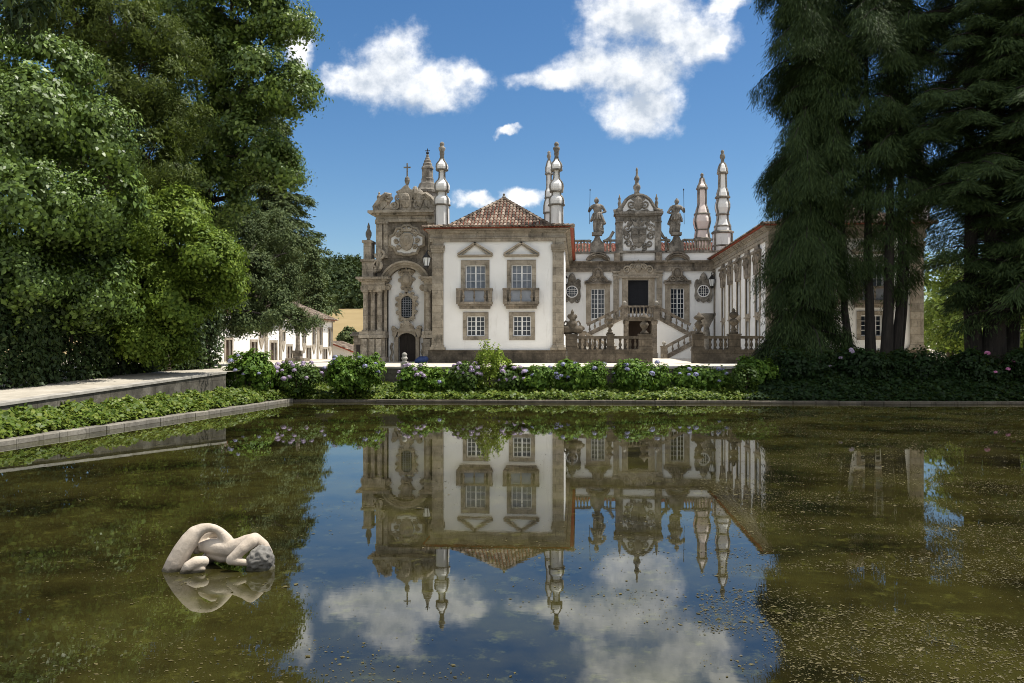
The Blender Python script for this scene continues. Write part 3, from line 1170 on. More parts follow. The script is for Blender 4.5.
# ---- front pavilions (left in full view, right behind the trees)
def wing(xL, xR, mirrored):
    lab = ('white palace wing with two pedimented balcony windows and pyramidal tiled roof, in full view' if not mirrored else
           'white palace wing with a long row of courtyard windows, half hidden behind dark conifers')
    T = thing('palace_wing', lab, 'building', ((xL + xR) / 2, D1, GZ), 'wings of the palace')
    tf = front(D1)
    S = (lambda x: x) if not mirrored else (lambda x: xL + xR - x)
    zt, zb = PZ(228, D1), PZ(351, D1)
    zwall = PZ(241, D1)
    Yb = 92.0
    win_up, win_lo = [], []
    XA, XB = PX(432.5, D1), PX(563.7, D1)
    sc = (xR - xL) / (XB - XA)

    def X(px):
        a = xL + (PX(px, D1) - XA) * sc
        return S(a)

    def rc(x0, x1, y0, y1):
        a, b = sorted((X(x0), X(x1)))
        return a, b, PZ(y1, D1), PZ(y0, D1)
    ups = [(rc(461, 489.5, 259.5, 304), rc(465.5, 485.5, 264.5, 304)), (rc(507, 536, 259.5, 304), rc(511.5, 532, 264.5, 304))]
    los = [(rc(463, 488.5, 312, 340), rc(466.8, 484.8, 316, 336)), (rc(509, 535, 312, 340), rc(513, 531, 316, 336))]
    holes = [i for _, i in ups] + [i for _, i in los]
    w = MB(tf)
    hole_wall(w, xL, xR, GZ - 0.3, zt, holes)
    inner_x = xR if not mirrored else xL
    # remaining walls of the wing
    wx0, wx1 = (xL, xR - 0.9) if not mirrored else (xL, xR)
    yp = 72.0
    if mirrored:
        tfl = facing_left(xL)
        Ys = [67.1, 71.0, 75.0, 78.9, 82.8]
        inn = []
        for yc in Ys:
            inn.append((yc - 0.72, yc + 0.72, PZ(312, 67.1, 757), PZ(274.5, 67.1, 757)))
            inn.append((yc - 0.6, yc + 0.6, GZ + 0.25, PZ(320, 67.1, 757)))
        w.tf = tfl
        hole_wall(w, D1, Yb, GZ - 0.3, zt, inn)
        w.tf = lambda a, d, z: (a, d, z)
        w.add([(xR, D1, GZ - .3), (xR, Yb, GZ - .3), (xR, Yb, zt), (xR, D1, zt)], [(0, 1, 2, 3)])
    else:
        w.tf = lambda a, d, z: (a, d, z)
        w.add([(xL, D1, GZ - .3), (xL, Yb, GZ - .3), (xL, Yb, zt), (xL, D1, zt)], [(0, 1, 2, 3)])
        w.add([(xR, D1, GZ - .3), (xR, yp, GZ - .3), (xR, yp, zt), (xR, D1, zt)], [(0, 1, 2, 3)])
        w.add([(xR - .9, yp, GZ - .3), (xR - .9, Yb, GZ - .3), (xR - .9, Yb, zt), (xR - .9, yp, zt)], [(0, 1, 2, 3)])
        w.add([(xR, yp, GZ - .3), (xR - .9, yp, GZ - .3), (xR - .9, yp, zt), (xR, yp, zt)], [(0, 1, 2, 3)])
    w.build('wall', 'plaster', T)
    # plinth
    m = MB(tf)
    m.box(xL - 0.3, xR + 0.22, -0.3, 0.2, GZ - 0.3, zb)
    m.box(xL - 0.32, xR + 0.24, -0.3, 0.24, zb, zb + 0.07)
    m.build('plinth', 'plinth', T)
    # corner pilasters
    for (a, b) in ((432.5, 443.5), (552.6, 563.7)):
        x0, x1 = sorted((X(a), X(b)))
        m = MB(tf)
        zc0, zc1 = PZ(251.5, D1), PZ(245, D1)
        m.box(x0, x1, -0.4, 0.16, zb + 0.07, zwall)
        m.box(x0 - 0.06, x1 + 0.06, -0.4, 0.22, zc0, zc0 + 0.14)
        m.box(x0 - 0.09, x1 + 0.09, -0.4, 0.27, zc0 + 0.14, zc0 + 0.3)
        m.box(x0 - 0.12, x1 + 0.12, -0.4, 0.31, zc0 + 0.3, zc1 + 0.02)
        zb2 = PZ(345, D1)
        m.box(x0 - 0.06, x1 + 0.06, -0.4, 0.23, zb + 0.07, zb2)
        m.box(x0 - 0.16, x1 + 0.16, -0.4, 0.32, zb + 0.07, zb2 - 0.17)
        m.build('pilaster', 'stone', T)
    # entablature: architrave, frieze, cornice
    m = MB()
    xo0, xo1 = xL, xR

    def band(o, z0, z1):
        m.box(xo0 - o, xo1 + o, D1 - o, Yb, z0, z1)
    za = zwall
    band(0.17, za, za + 0.22)
    band(0.21, za + 0.22, za + 0.30)
    band(0.14, za + 0.30, za + 0.62)
    band(0.25, za + 0.62, za + 0.72)
    band(0.36, za + 0.72, za + 0.82)
    band(0.47, za + 0.82, zt - 0.035)
    m.build('cornice', 'stone', T)
    # roof
    eo = 0.72
    hip_roof(T, xL - eo, xR + eo, D1 - eo, Yb + 1, zt, 68.3, PZ(199.5, 68.3, 500))
    # windows
    for k, (o, i) in enumerate(ups):
        window(T, tf, o, i, 2, 5, sill=False, stone='stone', pane='curtain')
        pm = [(o[0] + o[1]) / 2]
        c = pm[0]
        hw = (X(493) - X(457.5)) / 2
        hw = abs(hw)
        zp0, zp1 = PZ(255.5, D1), PZ(241.8, D1)
        p = MB(tf)
        p.box(c - hw, c + hw, -0.05, 0.22, zp0, zp0 + 0.1)
        p.box(c - hw + 0.08, c + hw - 0.08, -0.05, 0.15, zp0 - 0.08, zp0)
        for sg in (-1, 1):
            p.bar((c + sg * (hw - 0.03), zp0 + 0.15), (c + sg * -0.06, zp1), 0.13, -0.05, 0.24)
            p.bar((c + sg * (hw - 0.35), zp0 + 0.14), (c + sg * -0.04, zp1 - 0.14), 0.08, -0.05, 0.16)
        p.build('pediment', 'stone_warm', T)
        # balcony with stone balustrade
        bz0, bz1 = PZ(304, D1), PZ(288.3, D1)
        hb = hw
        b = MB(tf)
        b.box(c - hb, c + hb, -0.05, 0.72, bz0, bz0 + 0.16)
        b.box(c - hb + 0.1, c + hb - 0.1, -0.05, 0.6, bz0 - 0.14, bz0)
        b.box(c - hb + 0.2, c + hb - 0.2, -0.05, 0.42, bz0 - 0.34, bz0 - 0.14)
        BL = b.build('balcony', 'stone_dark', T)
        r = MB(tf)
        r.box(c - hb - 0.02, c + hb + 0.02, 0.44, 0.74, bz1 - 0.16, bz1)
        for sg in (-1, 1):
            e0 = c + sg * hb
            e1 = c + sg * (hb - 0.30)
            r.box(min(e0, e1), max(e0, e1), 0.47, 0.71, bz0 + 0.16, bz1 - 0.16)
            r.box(min(e0, c + sg * (hb - 0.14)), max(e0, c + sg * (hb - 0.14)), -0.05, 0.471, bz1 - 0.15, bz1 - 0.01)
            e2 = c + sg * (hb - 0.52)
            r.lathe([(0.09, bz0 + .16), (0.05, bz0 + .3), (0.12, bz0 + .52), (0.05, bz0 + .8), (0.1, bz1 - .16)], e2, 0.59, 8)
        r.lathe([(0.06, bz0 + .16), (0.035, bz0 + .3), (0.085, bz0 + .5), (0.035, bz0 + .8), (0.07, bz1 - .16)], c, 0.59, 8)
        r.build('balustrade', 'stone_dark', BL)
        gpn = MB(tf)
        gpn.box(c - hb + 0.5, c + hb - 0.5, 0.56, 0.585, bz0 + 0.16, bz1 - 0.17)
        gpn.build('grey_panel', 'lampglass' if False else 'panelgrey', BL)
    for k, (o, i) in enumerate(los):
        window(T, tf, o, i, 2, 4, sill=False, stone='stone')
    if mirrored:
        tfl = facing_left(xL)
        for yc in Ys:
            zi0, zi1 = PZ(312, 67.1, 757), PZ(274.5, 67.1, 757)
            window(T, tfl, (yc - 1.02, yc + 1.02, zi0 - 0.3, zi1 + 0.55), (yc - 0.72, yc + 0.72, zi0, zi1), 2, 6, sill=True)
            h = MB(tfl)
            zz = zi1 + 0.55
            h.prism([(yc - 1.05, zz - .5), (yc - 1.2, zz + .35), (yc - 1.28, zz + 1.25), (yc - .75, zz + 1.45), (yc - .35, zz + 2.0), (yc, zz + 2.15), (yc + .35, zz + 2.0), (yc + .75, zz + 1.45), (yc + 1.28, zz + 1.25), (yc + 1.2, zz + .35), (yc + 1.05, zz - .5)], -0.05, 0.16)
            h.box(yc - 1.32, yc + 1.32, -0.02, 0.34, zz + 1.1, zz + 1.28)
            for sg in (-1, 1):
                h.scroll(yc + sg * .62, 0.2, zz + .55, 0.4, 0.09, 1.4, 0 if sg > 0 else math.pi, sg)
            h.ell((yc, 0.18, zz + .9), (.28, .16, .5))
            h.build('window_hood', 'stone_dark', T)
            window(T, tfl, (yc - 0.85, yc + 0.85, GZ, PZ(320, 67.1, 757) + 0.28), (yc - 0.6, yc + 0.6, GZ + .25, PZ(320, 67.1, 757)), 2, 5, sill=False)
        m = MB(tfl)
        m.box(D1 - 0.1, D1 + 0.9, -0.3, 0.13, GZ, zwall)
        m.build('pilaster', 'stone', T)
    return T


MAT['panelgrey'] = plain_mat('grey_painted_panel', (0.16, 0.18, 0.21), (0.24, 0.26, 0.30), 2.0, 0.6, 0.1)
XL1, XR1 = PX(432.5, D1), PX(563.7, D1)
wingL = wing(XL1, XR1, False)
wingR = wing(13.76, 13.76 + 10.7, True)

BODY_A = [(7.6, 226), (7.4, 206), (8.2, 205), (8.4, 203.5), (8.5, 201), (8.1, 199), (7.0, 197.3), (5.2, 195.8), (4.9, 193), (6.6, 191.4), (7.7, 189.6), (8.0, 187), (7.6, 184.6), (6.2, 182.4), (4.2, 180.4), (3.2, 178), (3.0, 172), (4.4, 170.6), (6.0, 169.2), (6.4, 167), (5.9, 164.8), (4.4, 162.8), (2.8, 161), (1.9, 158.5)]
FIN_A = [(2.2, 159), (2.0, 156), (2.5, 154), (2.2, 152), (3.5, 149), (3.3, 147.5), (1.8, 146.5), (2.4, 145), (2.3, 143.5), (1.2, 142)]
RING_A = [(9.0, 205, 1.2), (7.4, 191.5, 1.1), (6.5, 170, 1.1)]
pinnacle(wingL, 442, 64.3, BODY_A, FIN_A, RING_A)
pinnacle(wingL, 556.5, 64.3, BODY_A, FIN_A, RING_A)
pinnacle(wingL, 549, 78.0, [(5.2, 226), (5, 214), (6.2, 212), (6.0, 206), (5.0, 202), (3.9, 199), (4.4, 196), (4.2, 192), (2.6, 188), (2.6, 176), (3.8, 172), (3.8, 168), (2.6, 164), (1.8, 161)],
         [(1.8, 162), (1.3, 159), (2.4, 156), (1.4, 154), (1.8, 152.5), (.6, 151)], [(6.4, 213, 1), (5, 198, .9), (4.4, 174, .9)])
# the right wing's pinnacles: one shows above the eave beyond the trees
pinnacle(wingR, 921, 64.3, BODY_A, FIN_A, RING_A)

# ---- main block at the back of the courtyard
T = thing('palace_main_block', 'white central palace block with coat of arms gable and dark doorway behind the staircase', 'building', (6.5, D2, GZ))
tf = front(D2)
bx0, bx1 = PX(552, D2), PX(723, D2)


def X2(px):
    return PX(px, D2)


def Z2(py):
    return PZ(py, D2, 638)


def r2(x0, x1, y0, y1):
    return (X2(x0), X2(x1), Z2(y1), Z2(y0))


floor_z = Z2(313.5)
door = r2(628, 648.4, 280, 313.5)
fw = [(r2(586, 610, 284, 324), r2(591, 604.6, 288.6, 324)), (r2(665, 689.5, 284, 324), r2(670.6, 684.2, 288.6, 324))]
w = MB(tf)
hole_wall(w, bx0, bx1, GZ - 0.3, Z2(253), [door] + [i for _, i in fw], 0.6)
w.tf = lambda a, d, z: (a, d, z)
w.add([(bx0, D2, GZ), (bx0, 104, GZ), (bx0, 104, Z2(253)), (bx0, D2, Z2(253))], [(0, 1, 2, 3)])
w.add([(bx1, D2, GZ), (bx1, 104, GZ), (bx1, 104, Z2(253)), (bx1, D2, Z2(253))], [(0, 1, 2, 3)])
w.add([(bx0, D2, Z2(253)), (bx1, D2, Z2(253)), (bx1, 104, Z2(253)), (bx0, 104, Z2(253))], [(0, 1, 2, 3)])
w.build('wall', 'plaster', T)
# door
d = MB(tf)
d.box(door[0], door[1], -0.55, -0.45, door[2], door[3])
c = (door[0] + door[1]) / 2
d.box(c - 0.03, c + 0.03, -0.46, -0.42, door[2], door[3])
for sg in (-1, 1):
    for (q0, q1) in ((.08, .3), (.36, .62), (.68, .94)):
        h = door[3] - door[2]
        xa, xb = c + sg * 0.14, c + sg * 0.88
        d.box(min(xa, xb), max(xa, xb), -0.46, -0.43, door[2] + h * q0, door[2] + h * q1)
d.build('door', 'door_black', T)
# door surround with carved lintel
s = MB(tf)
s.box(X2(622), door[0], -0.05, 0.22, floor_z, Z2(276))
s.box(door[1], X2(654.5), -0.05, 0.22, floor_z, Z2(276))
s.box(door[0] - .01, door[1] + .01, -0.05, 0.217, Z2(280), Z2(276))
poly = [(619, 277), (618.5, 272), (621, 269), (625, 269.5), (628, 266), (632, 263.5), (636, 262.3), (638, 259.5), (640, 262.3), (644, 263.5), (648, 266), (651, 269.5), (655, 269), (657.5, 272), (657, 277)]
s.prism([(X2(a), Z2(b)) for a, b in poly], -0.05, 0.3)
s.box(X2(617.5), X2(658.5), -0.05, 0.42, Z2(278), Z2(276.4))
for sg in (-1, 1):
    cx = X2(638) + sg * 1.15
    s.scroll(cx, 0.34, Z2(270), 0.42, 0.1, 1.5, 0 if sg < 0 else math.pi, -sg)
    s.scroll(X2(638) + sg * 0.55, 0.36, Z2(267), 0.3, 0.08, 1.4, math.pi if sg < 0 else 0, sg)
s.ell((X2(638), 0.34, Z2(268.5)), (.34, .18, .42))
s.build('door_surround', 'stone_warm', T)
# pilasters
for (a, b, y0) in ((613.3, 618.8, 271), (656.5, 662, 271), (713.5, 722, 271), (554, 561.5, 271)):
    m = MB(tf)
    m.box(X2(a), X2(b), -0.2, 0.26, GZ, Z2(y0))
    m.box(X2(a) - .08, X2(b) + .08, -0.2, 0.33, Z2(276), Z2(274.6))
    m.box(X2(a) - .12, X2(b) + .12, -0.2, 0.4, Z2(273), Z2(y0))
    m.build('pilaster', 'stone' if a < 700 and a > 600 else 'stone_dark', T)
# entablature
m = MB(tf)
m.box(bx0, bx1, -0.3, 0.2, Z2(271.5), Z2(267))
m.box(bx0, bx1, -0.3, 0.16, Z2(267), Z2(263.5))
m.box(bx0, bx1, -0.3, 0.36, Z2(263.5), Z2(262.4))
m.box(bx0, bx1, -0.3, 0.52, Z2(262.4), Z2(261))
for xc in (598, 677.3):
    k = X2(1) - X2(0)
    kk = (X2(xc + 1) - X2(xc))
    m.ring(X2(xc), Z2(268.5), 11.2 * kk, 13.0 * kk, -0.2, 0.42, 18, R(28), R(152))
    m.ring(X2(xc), Z2(268.5), 13.0 * kk, 14.2 * kk, -0.2, 0.66, 18, R(26), R(154))
    m.ring(X2(xc), Z2(266), 12.6 * kk, 14.0 * kk, -0.2, 0.5, 18, R(30), R(150))
for (a, b) in ((614, 619.5), (655.8, 661.5)):
    m.box(X2(a), X2(b), -0.3, 0.5, Z2(262), Z2(253))
m.build('entablature', 'stone_dark', T)
# parapet
p = MB(tf)
p.box(bx0, bx1, -0.5, 0.1, Z2(253.2), Z2(251.2))
for (a, b) in ((562, 590), (604, 616), (660, 669), (684, 713)):
    p.box(X2(a), X2(b), -0.42, 0.06, Z2(241), Z2(239.2))
for (a, b) in ((590, 604.5), (669, 684)):
    cx = (a + b) / 2
    pol = [(a, 252), (a + .5, 243), (a + 3.5, 240), (a + 5, 236), (a + 3.6, 234), (b - 3.6, 234), (b - 5, 236), (b - 3.5, 240), (b - .5, 243), (b, 252)]
    p.prism([(X2(q), Z2(r_)) for q, r_ in pol], -0.5, 0.16)
    p.box(X2(a + 2.6), X2(b - 2.6), -0.55, 0.26, Z2(234.6), Z2(233.4))
    for sg in (-1, 1):
        p.tube([(X2(cx + sg * 6), -0.2, Z2(241)), (X2(cx + sg * 9), -0.2, Z2(240)), (X2(cx + sg * 13), -0.2, Z2(237)), (X2(cx + sg * 16.4), -0.2, Z2(231))][:4 if abs(cx + sg * 16 - 638) < 30 else 2], 0.16, 6)
for (a, b) in ((609.5, 611.5), (665, 667)):
    p.box(X2(a), X2(b), -0.42, 0.1, Z2(252), Z2(237))
PR = p.build('parapet', 'stone_grey', T)
bl = 0
for (a, b) in ((563, 589), (605, 609.5), (667.2, 669), (685, 712)):
    n = max(1, int((b - a) / 2.9))
    for i in range(n):
        q = MB(tf)
        x = X2(a + (i + .5) * (b - a) / n)
        z0, z1 = Z2(251.3), Z2(240.9)
        h = z1 - z0
        q.lathe([(.1, z0), (.1, z0 + .1 * h), (.045, z0 + .2 * h), (.115, z0 + .42 * h), (.05, z0 + .75 * h), (.1, z0 + .9 * h), (.1, z1)], x, -0.18, 8)
        q.build('baluster', 'stone_warm', T, True)
# roof behind the parapet
t = MB()
zr0, zr1 = Z2(252), PZ(243.5, 96.0, 638)
e0, e1, q0, q1 = (bx0, D2 + 1.0, zr0), (bx1 + 3, D2 + 1.0, zr0), (bx0, 96.0, zr1), (bx1 + 3, 96.0, zr1)
base = MB()
base.add([e0, e1, q1, q0, (bx0, 104, zr0), (bx1 + 3, 104, zr0)], [(0, 1, 2, 3), (3, 2, 5, 4), (0, 3, 4), (1, 5, 2)])
rf = base.build('roof', 'redwood', T)
tiles(t, e0, e1, q0, q1, 0.3, 0.55, 0.14)
t.build('roof_tiles', 'tile_red', rf)
# gable with coat of arms
g = MB(tf)
g.box(X2(617), X2(660.5), -1.6, 0.02, Z2(262), Z2(215.8))
pol = [(622.5, 212), (623, 206), (626, 200.5), (630, 197.3), (634, 196), (642, 196), (646, 197.3), (650, 200.5), (653, 206), (653.5, 212)]
g.prism([(X2(a), Z2(b)) for a, b in pol], -0.9, 0.05)
G = g.build('gable', 'plaster', T)
s = MB(tf)
for (a, b) in ((616, 622.6), (654.6, 661.2)):
    s.box(X2(a), X2(b), -1.5, 0.2, Z2(262), Z2(216))
    s.box(X2(a) - .05, X2(b) + .05, -1.5, 0.3, Z2(222.5), Z2(221.3))
    s.box(X2(a) - .08, X2(b) + .08, -1.5, 0.3, Z2(253), Z2(250.8))
s.box(X2(617), X2(660.5), -0.5, 0.26, Z2(253), Z2(250.8))
s.box(X2(622), X2(655), -0.5, 0.1, Z2(220.5), Z2(216))
s.box(X2(615.5), X2(661.7), -1.7, 0.38, Z2(216), Z2(214.3))
s.box(X2(614.2), X2(663), -1.8, 0.52, Z2(214.3), Z2(212))
kk = X2(639) - X2(638)
pth = [(613.5, 211), (617, 210.5), (621, 208.5), (623, 205), (626, 200), (630, 196.8), (634, 195.3), (638, 195), (642, 195.3), (646, 196.8), (650, 200), (653, 205), (655, 208.5), (659, 210.5), (662.5, 211)]
s.tube([(X2(a), 0.02, Z2(b)) for a, b in pth], 0.19, 6)
for i in range(7):
    s.prism([(X2(623 + i * 4.6), Z2(220.5)), (X2(627.6 + i * 4.6), Z2(220.5)), (X2(625.3 + i * 4.6), Z2(223.2))], -0.2, 0.09)
s.build('gable_trim', 'stone_grey', G)
a = MB(tf)
cx, cz = X2(638.6), Z2(235.5)
a.prism([(cx - .75, cz + .8), (cx + .75, cz + .8), (cx + .8, cz - .2), (cx + .5, cz - .95), (cx, cz - 1.3), (cx - .5, cz - .95), (cx - .8, cz - .2)], 0, 0.24)
a.prism([(cx - .5, cz + .95), (cx - .7, cz + 1.55), (cx - .3, cz + 1.3), (cx, cz + 1.75), (cx + .3, cz + 1.3), (cx + .7, cz + 1.55), (cx + .5, cz + .95)], 0, 0.26)
for i in (-1, 1):
    a.box(cx + i * 0.38 - .3, cx + i * .38 + .3, 0.2, 0.3, cz + .1, cz + .6)
    a.box(cx + i * 0.34 - .25, cx + i * .34 + .25, 0.2, 0.3, cz - .75, cz - .15)
    for (dx, dz, rr, st) in ((1.15, .75, .42, 0), (1.25, -.1, .38, 1.5), (1.05, -.85, .36, 3), (.55, -1.25, .28, 4), (1.45, .3, .25, 2), (.95, 1.2, .26, 1)):
        a.scroll(cx + i * dx, 0.08, cz + dz, rr, 0.1, 1.4, st, i)
a.build('coat_of_arms', 'stone_grey', G)
a = MB(tf)
cx, cz = X2(638), Z2(203.5)
a.ell((cx, .15, cz), (.5, .2, .75))
for i in (-1, 1):
    a.scroll(cx + i * .7, .12, cz - .1, .42, .1, 1.4, 0 if i < 0 else math.pi, i)
    a.scroll(cx + i * .4, .12, cz + .55, .3, .09, 1.4, 1, -i)
    a.tube([(cx + i * .2, .1, cz - .8), (cx + i * .9, .1, cz - .65), (cx + i * 1.3, .1, cz - .95)], .09, 6)
a.build('gable_cartouche', 'stone_grey', G)
for (px, top, base_, w_) in ((619.6, 194, 212, 2.2), (656.6, 194, 212, 2.2)):
    f = MB(tf)
    f.box(X2(px - 3), X2(px + 3), -0.5, .2, Z2(212), Z2(208.5))
    f.lathe([(r_ * kk, Z2(y)) for r_, y in ((2.4, 208.5), (1.2, 206.5), (2.0, 203), (1.0, 200.5), (1.6, 198.6), (.7, 196.5), (.4, 194))], X2(px), -.15, 8)
    f.build('finial', 'stone_grey', G, True)
f = MB(tf)
f.lathe([(r_ * kk, Z2(y)) for r_, y in ((3.4, 196.5), (2.4, 191), (3.7, 188), (3.6, 185.5), (2.0, 183.5), (1.7, 181), (2.9, 178.8), (2.4, 177), (1.2, 175), (1.0, 171.5), (1.3, 169.6), (.4, 167))], X2(637), -.2, 8)
f.build('finial', 'stone_grey', G, True)
# french windows
for (o, i) in fw:
    window(T, tf, o, i, 2, 6, sill=False, stone='stone_warm', panel=0.55)
    xc = (o[0] + o[1]) / 2
    h = MB(tf)
    pol = [(-13.3, 284), (-13.5, 282), (-9.5, 280.8), (-7, 277.5), (-4.6, 275.5), (-4.2, 271), (-2.6, 268.8), (0, 268), (2.6, 268.8), (4.2, 271), (4.6, 275.5), (7, 277.5), (9.5, 280.8), (13.5, 282), (13.3, 284)]
    h.prism([(xc + a_ * kk, Z2(b_)) for a_, b_ in pol], -0.05, 0.16)
    h.box(xc - 13.6 * kk, xc + 13.6 * kk, -0.05, 0.36, Z2(284.2), Z2(282.6))
    pts = [(xc + a_ * kk, .2, Z2(b_)) for a_, b_ in pol[1:-1]]
    h.tube(pts, 0.13, 6)
    for sg in (-1, 1):
        h.scroll(xc + sg * .42, .2, Z2(278.5), .34, .09, 1.4, 0 if sg > 0 else math.pi, -sg)
        h.scroll(xc + sg * .75, .2, Z2(281), .22, .07, 1.2, 0, sg)
    h.ell((xc, .2, Z2(273.5)), (.3, .16, .42))
    h.build('window_hood', 'stone_dark', T)
# round windows
for px in (572, 703.4):
    cx, cz = X2(px), Z2(291.4)
    s = MB(tf)
    r = 6.6 * kk
    s.ring(cx, cz, 5.25 * kk, 6.15 * kk, -0.05, 0.135, 24)
    q = MB(tf)
    pol = [(-8.6, 282), (-6, 280.6), (-4.2, 280), (-3.4, 276.5), (-2, 275.5), (0, 272.6), (2, 275.5), (3.4, 276.5), (4.2, 280), (6, 280.6), (8.6, 282), (9.1, 286), (8.2, 290), (9, 296), (8.2, 299.6), (4, 300), (2, 302), (0, 303.4), (-2, 302), (-4, 300), (-8.2, 299.6), (-9, 296), (-8.2, 290), (-9.1, 286)]
    outer = [(cx + a_ * kk, Z2(b_)) for a_, b_ in pol]
    inner = [(cx + 6.0 * kk * math.cos(t_), cz + 6.0 * kk * math.sin(t_)) for t_ in [math.atan2(z_ - cz, x_ - cx) for x_, z_ in outer]]
    n = len(outer)
    vs = [(x_, .12, z_) for x_, z_ in outer] + [(x_, .12, z_) for x_, z_ in inner] + [(x_, -.02, z_) for x_, z_ in outer] + [(x_, -.02, z_) for x_, z_ in inner]
    fs = []
    for i_ in range(n):
        j_ = (i_ + 1) % n
        fs += [(i_, j_, n + j_, n + i_), (i_, j_, 2 * n + j_, 2 * n + i_), (n + i_, n + j_, 3 * n + j_, 3 * n + i_)]
    q.add(vs, fs)
    q.ell((cx, .14, Z2(277.2)), (.32, .16, .4))
    for sg in (-1, 1):
        q.scroll(cx + sg * .6, .12, Z2(281.6), .26, .08, 1.3, 0, sg)
        q.scroll(cx + sg * .5, .12, Z2(300.2), .24, .08, 1.3, 0, -sg)
    wv = q.build('window', 'stone_grey', T)
    s.build('sash', 'white_paint', wv)
    s = MB(tf)
    for k_ in (-2.2, 0, 2.2):
        s.box(cx + k_ * kk - .018, cx + k_ * kk + .018, .03, .055, cz - 5.6 * kk, cz + 5.6 * kk)
        s.box(cx - 5.6 * kk, cx + 5.6 * kk, .025, .05, cz + k_ * kk - .018, cz + k_ * kk + .018)
    s.build('muntins', 'white_paint', wv)
    s = MB(tf)
    s.lathe([(0.01, 0), (0.01, 0.001)], 0, 0, 3) if False else None
    nn = 24
    s.add([(cx + 6.05 * kk * math.cos(2 * math.pi * i_ / nn), 0.012, cz + 6.05 * kk * math.sin(2 * math.pi * i_ / nn)) for i_ in range(nn)], [tuple(range(nn))])
    s.build('pane', 'glass', wv)
# roof pinnacles of the main block
PB1 = [(10.5, 262), (10.3, 233), (8.8, 231.6), (8.4, 227), (7.0, 223.5), (5.8, 219), (5.6, 216), (6.2, 213), (7.6, 208), (7.5, 204.5), (5.8, 199), (6.6, 197), (5.8, 193), (4.0, 188), (3.9, 183), (3.7, 174), (5.0, 172), (4.6, 169), (3.4, 165.5), (1.8, 163)]
PF1 = [(1.9, 163.5), (1.6, 160), (2.8, 157.5), (2.5, 155), (1.4, 153.5), (1.9, 151.5), (.8, 150)]
pinnacle(T, 722.5, 90.5, PB1, PF1, [(11.6, 232.6, 1.8), (10.9, 246, 1.6), (9.0, 226.5, 1.3), (7.2, 214.5, 1.1), (8.0, 197.5, 1.3), (5.9, 173, 1.4)], rib=.1)
PB2 = [(8.6, 262), (8.2, 238), (6.8, 230), (8.0, 227), (9.2, 222), (8.8, 218.5), (7.2, 214), (6.2, 210), (4.3, 205), (4.4, 198), (4.3, 190), (5.2, 188), (4.6, 186), (3.2, 184), (2.2, 181), (1.5, 178)]
PF2 = [(1.6, 178.5), (1.3, 176.5), (1.8, 174.8), (.8, 173.2)]
pinnacle(T, 702, 92.5, PB2, PF2, [(9.6, 239, 1.4), (8.6, 214.2, 1.3), (6.1, 188.5, 1.5), (7.6, 230, 1)], mat='plaster_pink', rib=.1)

# ---- statues on the parapet


